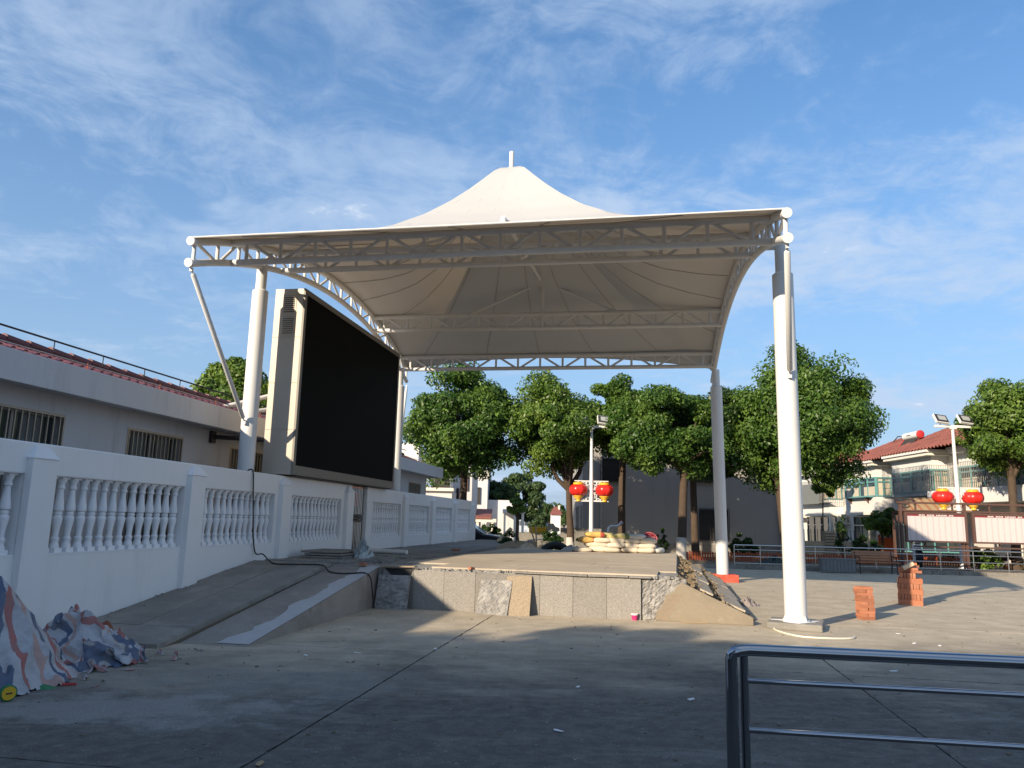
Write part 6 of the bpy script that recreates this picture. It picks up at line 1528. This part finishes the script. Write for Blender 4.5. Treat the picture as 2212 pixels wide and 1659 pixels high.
skinned('body', [[(hip, 0.13), ((0, 0.01, 1.15), 0.13), (chest, 0.15), (neck, 0.06), ((0, 0.0, 1.60), 0.09), ((0, 0.0, 1.70), 0.085)],
                 [(chest, 0.15), ((0.2, 0.02, 1.36), 0.06), ((0.27, 0.03, 1.10), 0.048), ((0.24, -0.1, 0.90), 0.038), ((0.23, -0.15, 0.82), 0.035)], [(chest, 0.15), ((-0.2, 0.02, 1.36), 0.06), ((-0.26, 0.03, 1.10), 0.048), ((-0.25, -0.02, 0.86), 0.038), ((-0.25, -0.04, 0.78), 0.035)],
                 [(hip, 0.13), ((0.10, 0, 0.86), 0.095), ((0.11, 0.02, 0.50), 0.065), ((0.11, 0.0, 0.08), 0.045), ((0.11, -0.12, 0.03), 0.035)], [(hip, 0.13), ((-0.10, 0, 0.86), 0.095), ((-0.11, 0.02, 0.50), 0.065), ((-0.11, 0.0, 0.08), 0.045), ((-0.11, -0.12, 0.03), 0.035)]], MAT['skin'], per, (pp.x, 97, 0))
skinned('shirt', [[((0, 0, 0.93), 0.16), ((0, 0.01, 1.15), 0.155), (chest, 0.175), ((0, 0.02, 1.43), 0.10)], [(chest, 0.175), ((0.21, 0.02, 1.36), 0.08), ((0.26, 0.03, 1.16), 0.07)], [(chest, 0.175), ((-0.21, 0.02, 1.36), 0.08), ((-0.25, 0.03, 1.16), 0.07)]], MAT['shirt'], per, (pp.x, 97, 0))
skinned('trousers', [[((0, 0, 0.96), 0.145), ((0.10, 0, 0.86), 0.11), ((0.11, 0.02, 0.50), 0.08), ((0.11, 0.0, 0.10), 0.065)], [((0, 0, 0.96), 0.145), ((-0.10, 0, 0.86), 0.11), ((-0.11, 0.02, 0.50), 0.08), ((-0.11, 0.0, 0.10), 0.065)]], MAT['trousers'], per, (pp.x, 97, 0))
MB(Matrix.Translation((pp.x, 97, 1.70))).lathe([(0.06, -0.06), (0.105, -0.02), (0.105, 0.04), (0.07, 0.10), (0.01, 0.115)], (0, 0, 0), 14).build('hair', MAT['hair'], per, True)

# electric scooter behind the railing
sp = on_y(1985, 1215, 33.0); TSc = Matrix.Translation((sp.x, 33.0, 0.13)) @ Matrix.Rotation(R(68), 4, 'Z')
es_ = thing('scooter', (sp.x, 33, 0.13), 'blue and white electric scooter parked below the notice board', 'scooter')
wheel(es_, TSc, -0.55, 0, 0.22, 0.10); wheel(es_, TSc, 0.60, 0, 0.22, 0.10)
MB(TSc).extrude([(-0.75, -0.12, 0.40), (-0.55, -0.12, 0.70), (-0.05, -0.12, 0.72), (0.0, -0.12, 0.32), (0.40, -0.12, 0.28), (0.40, -0.12, 0.20), (-0.30, -0.12, 0.20)], (0, 0.24, 0)).build('body', MAT['trousers'], es_, bevel=0.04)
MB(TSc).extrude([(0.38, -0.18, 0.25), (0.52, -0.18, 0.95), (0.46, -0.18, 0.97), (0.32, -0.18, 0.25)], (0, 0.36, 0)).build('apron', MAT['house_white'], es_, bevel=0.03)
MB(TSc).box((-0.35, 0, 0.75), (0.65, 0.24, 0.08)).build('seat', MAT['black'], es_, bevel=0.03); MB(TSc).tube([(0.44, -0.32, 1.05), (0.48, 0, 0.98), (0.44, 0.32, 1.05)], 0.016, 8).build('handlebar', MAT['black'], es_)
MB(TSc).extrude([(0.50, -0.14, 0.97), (0.40, -0.14, 1.28), (0.385, -0.14, 1.28), (0.48, -0.14, 0.97)], (0, 0.28, 0)).build('windshield', MAT['plastic'], es_)

# ================================================================ striped tarpaulin heap with cart wheel
def cloth(name, hfun, x0, x1, y0, y1, nx, ny, seed, freq, kdir, wr, edge):
    """crumpled sheet over a heap: height field with sharp creases, stripes carried by the cloth"""
    r9 = np.random.RandomState(seed); cre = [(r9.uniform(0, math.pi), r9.uniform(2.5, 9), r9.uniform(0, 6), r9.uniform(0.4, 1)) for _ in range(9)]
    m = MB(TW); st = []
    def crease(x, y):
        s_ = 0.0
        for a, f, p, w in cre:
            t = math.sin((x * math.cos(a) + y * math.sin(a)) * f + p + 0.8 * math.sin(2.1 * x + 1.7 * y + p)); s_ += w * (1 - abs(t)) ** 2.2 / (0.6 + 0.12 * f)
        return s_
    def P(x, y):
        h_ = hfun(x, y); c = crease(x, y)
        return h_, h_ + wr * (c - 1.4) * (0.35 + min(1.0, h_ * 2.2)) if h_ > 0 else (h_, 0)
    vs = {}; keep = {}
    for j in range(ny + 1):
        for i in range(nx + 1):
            x = x0 + (x1 - x0) * i / nx; y = y0 + (y1 - y0) * j / ny
            h_ = hfun(x, y) + edge * 0.12 * (crease(x * 1.7 + 3, y * 1.7) - 1.2)
            c = crease(x, y); z = max(0.006, h_ + wr * (c - 1.4) * (0.4 + min(1.0, max(0, h_) * 2)))
            dx = wr * 0.9 * (crease(x + 0.05, y) - crease(x - 0.05, y)); dy = wr * 0.9 * (crease(x, y + 0.05) - crease(x, y - 0.05))
            keep[(i, j)] = h_ > 0.0
            vs[(i, j)] = (max(0.02, x + dx), y + dy, z, freq * (x * kdir[0] + y * kdir[1] + z * kdir[2]) + 0.12 * math.sin(3 * x + 2 * y) + 0.35 * wr * 10 * (c - 1.4) * 0.12)
    idx = {}; V = []; S = []; F_ = []
    for j in range(ny):
        for i in range(nx):
            q = [(i, j), (i + 1, j), (i + 1, j + 1), (i, j + 1)]
            if all(keep[k] for k in q):
                ids = []
                for k in q:
                    if k not in idx: idx[k] = len(V); V.append(vs[k][:3]); S.append(vs[k][3])
                    ids.append(idx[k])
                F_.append(tuple(ids))
    m.add(V, F_); o = m.build(name, MAT['tarp'], None, True); o.data.polygons.foreach_set('use_smooth', [True] * len(o.data.polygons))
    at_ = o.data.attributes.new('stripe', 'FLOAT', 'POINT'); at_.data.foreach_set('value', np.array(S, dtype=np.float32) + 20)
    return o
def gau(x, y, cx, cy, rx, ry, p=2.0): return math.exp(-((abs(x - cx) / rx) ** p + (abs(y - cy) / ry) ** p))
def h_main(x, y):
    return 0.70 * gau(x, y, 0.70, -3.35, 0.80, 0.95, 3.0) + 0.36 * gau(x, y, 1.30, -3.05, 0.50, 0.62, 2.6) + 0.26 * gau(x, y, 1.45, -3.7, 0.60, 0.9, 3) - 0.12
def h_tail(x, y):
    return 0.36 * gau(x, y, 1.0, -1.95, 0.6, 0.45, 2.2) + 0.24 * gau(x, y, 1.30, -1.75, 0.45, 0.42, 2.4) + 0.24 * gau(x, y, 0.85, -1.35, 0.35, 0.3) + 0.12 * gau(x, y, 1.55, -2.3, 0.5, 0.6, 3) - 0.075
tag(cloth('striped_tarpaulin', h_main, 0.02, 2.7, -6.0, -1.7, 110, 170, 2, 2.1, (0.45, -0.75, 0.65), 0.045, 0.4), 'big red white and blue striped tarpaulin draped over a heap by the wall', 'tarpaulin')
tag(cloth('striped_tarpaulin', h_tail, 0.1, 2.5, -3.2, -0.7, 105, 110, 6, 2.7, (1.0, -0.7, 1.4), 0.065, 0.6), 'crumpled end of striped tarpaulin spread at the foot of the ramp paving', 'tarpaulin')
m = MB(TW); m.grid(lambda u, v: Vector((0.85 + 0.30 * u + 0.05 * math.sin(5 * v), -1.35 + 0.30 * v, 0.08 + 0.20 * math.sin(math.pi * u) * math.sin(math.pi * v) + 0.10 * v)), 12, 12)
o = m.build('sack_scrap', plain('brown_scrap', (0.22, 0.07, 0.03), 0.7, 0.4, 8), None, True); tag(o, 'brown and white scrap sack poking out of the tarpaulin', 'sack')
cw = on_z(17, 1497, 0.07); ct = thing('cart_wheel', cw - Vector((0, 0, .07)), 'small yellow plastic wheel showing under the striped tarpaulin', 'wheel')
dv = Vector((0.75, -0.6, 0)).normalized()
MB().tube([cw - dv * 0.02, cw - dv * 0.015, cw + dv * 0.015, cw + dv * 0.02], [0.06, 0.07, 0.07, 0.06], 24).build('tyre', MAT['green'], ct, True)
MB().tube([cw + dv * 0.0201, cw + dv * 0.026], 0.056, 24).build('disc', MAT['yellow'], ct, True)
for k in range(3):
    a = Vector((-dv.y, dv.x, 0)) * 0.016 * (k - 1); MB().tube([cw + dv * 0.026 + a, cw + dv * 0.031 + a], 0.008, 8).build('hole', MAT['iron'], ct)
gp = on_z(75, 1492, 0.0); heap('green_tray', 'green plastic tray edge under the striped tarpaulin', (gp.x - 0.12, gp.y + 0.12, 0), 0.22, 0.12, 0.05, MAT['green'], 'tray', 21, 0.1)
p = on_z(150, 1478, 0.02); tag(MB(Matrix.Translation(p) @ Matrix.Rotation(R(15), 4, 'Z')).tube([(-.06, 0, 0), (.06, 0, 0)], 0.012, 8).build('red_stick', MAT['red']), 'short red plastic stick on the ground beside the tarpaulin', 'stick')

# ================================================================ cable, hose, debris, litter
s1, z1 = on_wall(547, 1018, 0.03)
cpts = [WP(-0.12, s1 + 0.02, 2.46), WP(-0.06, s1 + 0.02, 2.52), WP(0.02, s1 + 0.02, 2.47)]
for x, y in ((547, 1060), (547, 1110), (547, 1160), (552, 1195)): s_, z_ = on_wall(x, y, 0.05); cpts.append(WP(0.05, s_, z_))
cpts += [WP(0.22, 4.25, 0.90), WP(0.55, 4.0, 0.76)]
for o_, s_ in ((0.9, 3.9), (1.3, 3.95), (1.62, 3.9)): cpts.append(WP(o_, s_, 0.055 + 0.137 * (s_ + 1.0) + 0.025))
for o_, s_ in ((1.8, 3.75), (2.05, 3.62), (2.3, 3.66), (2.5, 3.72)): cpts.append(WP(o_, s_, 0.09 + 0.1475 * s_ + 0.018))
cpts += [WP(2.60, 3.76, 0.58), WP(2.63, 3.80, 0.40), WP(2.64, 3.85, 0.2), WP(2.66, 3.9, 0.02)]
def smooth_path(p, n=6):
    out = []
    for i in range(len(p) - 1):
        p0, p1, p2, p3 = p[max(0, i - 1)], p[i], p[i + 1], p[min(len(p) - 1, i + 2)]
        for k in range(n):
            t = k / n; out.append(0.5 * ((2 * p1) + (p2 - p0) * t + (2 * p0 - 5 * p1 + 4 * p2 - p3) * t * t + (3 * p1 - p0 - 3 * p2 + p3) * t ** 3))
    return out + [p[-1]]
tag(MB().tube(smooth_path(cpts), 0.013, 8).build('black_cable', MAT['cable'], None, True), 'black cable hanging over the white wall and running across the ramp', 'cable')
hp = [on_z(x, y, 0.015) for x, y in ((1673, 1350), (1672, 1358), (1690, 1366), (1730, 1375), (1790, 1379), (1838, 1379), (1847, 1375))]
tag(MB().tube(smooth_path(hp), 0.014, 8).build('white_hose', MAT['hose'], None, True), 'white hose curled on the ground round the column footing', 'hose')
a, b = on_z(1285, 1460, 0.01), on_z(1340, 1462, 0.01)
a, b = on_z(1472, 1343.5, 0.012), on_z(1550, 1345, 0.012); tag(MB().tube([a - Vector((0, .05, 0)), b - Vector((0, .05, 0))], 0.010, 6).build('timber_lath', MAT['timber']), 'thin timber lath lying at the foot of the plaster wedge', 'lath')
# pot / can in front of the stage
cp_ = on_z(1371, 1340, 0.0); ca = thing('paint_cup', cp_, 'small magenta and white plastic tub in front of the stage', 'tub')
MB().lathe([(0.045, 0.0), (0.058, 0.09)], cp_, 22).build('label_band', MAT['pink'], ca, True); MB().lathe([(0.059, 0.0905), (0.062, 0.115), (0.052, 0.116), (0.05, 0.10)], cp_, 22).build('rim', MAT['paper'], ca, True)
MB().lathe([(0.0462, 0.008), (0.048, 0.03)], cp_, 22).build('label_mark', MAT['paper'], ca, True)
# stone slabs and bag stacked on the terrace by the gate
for i, (dx, dz, rz, w) in enumerate(((0.0, 0.0, 3, 1.5), (0.05, 0.055, -2, 1.35), (-0.04, 0.11, 2, 1.45))):
    r2_ = random.Random(i)
    tag(MB(TW @ Matrix.Translation((0.78 + dx, 6.4, 0.80 + dz)) @ Matrix.Rotation(R(rz), 4, 'Z')).box((0, 0, 0), (w * .62, 1.3, 0.04)).build('stone_slab', MAT['pavement'], None, False, 0.01), ('lowest', 'middle', 'top')[i] + ' grey stone slab in the low stack beside the gate', 'stone slab', 'slabs by the gate')
heap('plastic_bag', 'translucent crumpled plastic bag beside the slab stack near the gate', WP(1.42, 6.5, 0.77), 0.24, 0.2, 0.24, MAT['plastic'], 'bag', 31, 0.9)
tag(MB(TW).tube([(0.7, 9.0, 0.83), (1.75, 8.7, 0.83)], 0.055, 12).build('cardboard_roll', MAT['paper'], None, True), 'white roll lying in front of the barred gate', 'roll')
for i, (o_, s_, l_, rz, lab) in enumerate(((2.1, 6.6, 1.1, 20, 'long broken board lying beside the plastic bag'), (2.35, 5.7, 0.8, -15, 'short broken board at the front edge of the terrace'), (1.6, 7.6, 1.0, 8, 'thin board lying in front of the white roll'))):
    tag(MB(TW @ Matrix.Translation((o_ - .2, s_, 0.79)) @ Matrix.Rotation(R(rz), 4, 'Z')).box((0, 0, 0), (l_ * 0.5, 0.22, 0.03)).build('broken_board', MAT['pavement']), lab, 'board')
m = MB()
for k in range(330):
    if k < 250:
        o_, s_ = rnd.uniform(0.1, 2.6), rnd.uniform(4.4, 8.5); z_ = 0.775
    else:
        s_ = rnd.uniform(-0.6, 4.5); o_ = 0.02 + abs(rnd.gauss(0, 0.12)); z_ = 0.06 + 0.137 * (s_ + 1)
    q = rnd.uniform(0.005, 0.026 if k < 250 else 0.016); m.box(WP(o_, s_, z_ + q * .3), (q * 2, q * 1.4, q), rz=rnd.uniform(0, 3))
o = m.build('rubble', MAT['mortar']); o['kind'] = 'stuff'; o['label'] = 'small rubble strewn on the terrace and along the wall foot'
m = MB()
for k in range(900):
    x, y = rnd.uniform(-5, 14), rnd.uniform(4.5, 22)
    q = rnd.uniform(0.004, 0.013) * (1.5 if rnd.random() < 0.1 else 1); m.box((x, y, q * .3), (q * rnd.uniform(1, 4), q * 1.3, q * .7), rz=rnd.uniform(0, 3))
o = m.build('grit', MAT['earth']); o['kind'] = 'stuff'; o['label'] = 'scattered dark grit and leaf scraps on the concrete'
for i, (x, y, w, lab) in enumerate(((1205, 1579, .09, 'white paper scrap on the open concrete near the chrome railing foot'), (660, 1416, .09, 'white plastic strip on concrete before the ramp'), (771, 1411, .10, 'white plastic strip lying by the slab joint'), (940, 1402, .10, 'white torn strip across the slab joint'), (1248, 1484, .07, 'tiny white scrap in the middle of the shaded slab'), (1492, 1511, .10, 'pale flake left of the chrome post'), (1640, 1473, .07, 'pale flake seen through the chrome railing'), (1930, 1450, .12, 'pale flake behind the chrome handrail'), (1975, 1390, .12, 'pale chip on the sunlit edge of the shade'), (2030, 1395, .10, 'pale chip beside another on the sunlit concrete'), (1135, 1318, .09, 'chip of white plaster before the stage'), (1940, 1369, .08, 'white chip behind the small brick stack shadow'), (560, 1650, .10, 'brown wood chip on the slab joint'))):
    p = on_z(x, y, 0.004); m = MB(Matrix.Translation(p) @ Matrix.Rotation(rnd.uniform(0, 3), 4, 'Z'))
    m.extrude([(-w / 2, -w * .2, 0), (w * .3, -w * .25, 0), (w / 2, 0, 0.004), (w * .2, w * .22, 0), (-w * .4, w * .15, 0.002)], (0, 0, 0.006))
    tag(m.build('litter_scrap', MAT['timber'] if i == 12 else MAT['paper']), lab, 'litter', 'litter on the concrete')
pv = on_z(890, 1313, 0.0)
tag(MB(Matrix.Translation(pv)).grid(lambda u, v: Vector((-0.15 + 0.4 * u, -0.05 + 0.10 * v, 0.012 + 0.14 * abs(math.sin(3.4 * u)) * (1 - .6 * u))), 16, 3).build('packing_strip', MAT['paper'], None, True), 'curled white packing strip beside the rough leaning slab', 'strip')
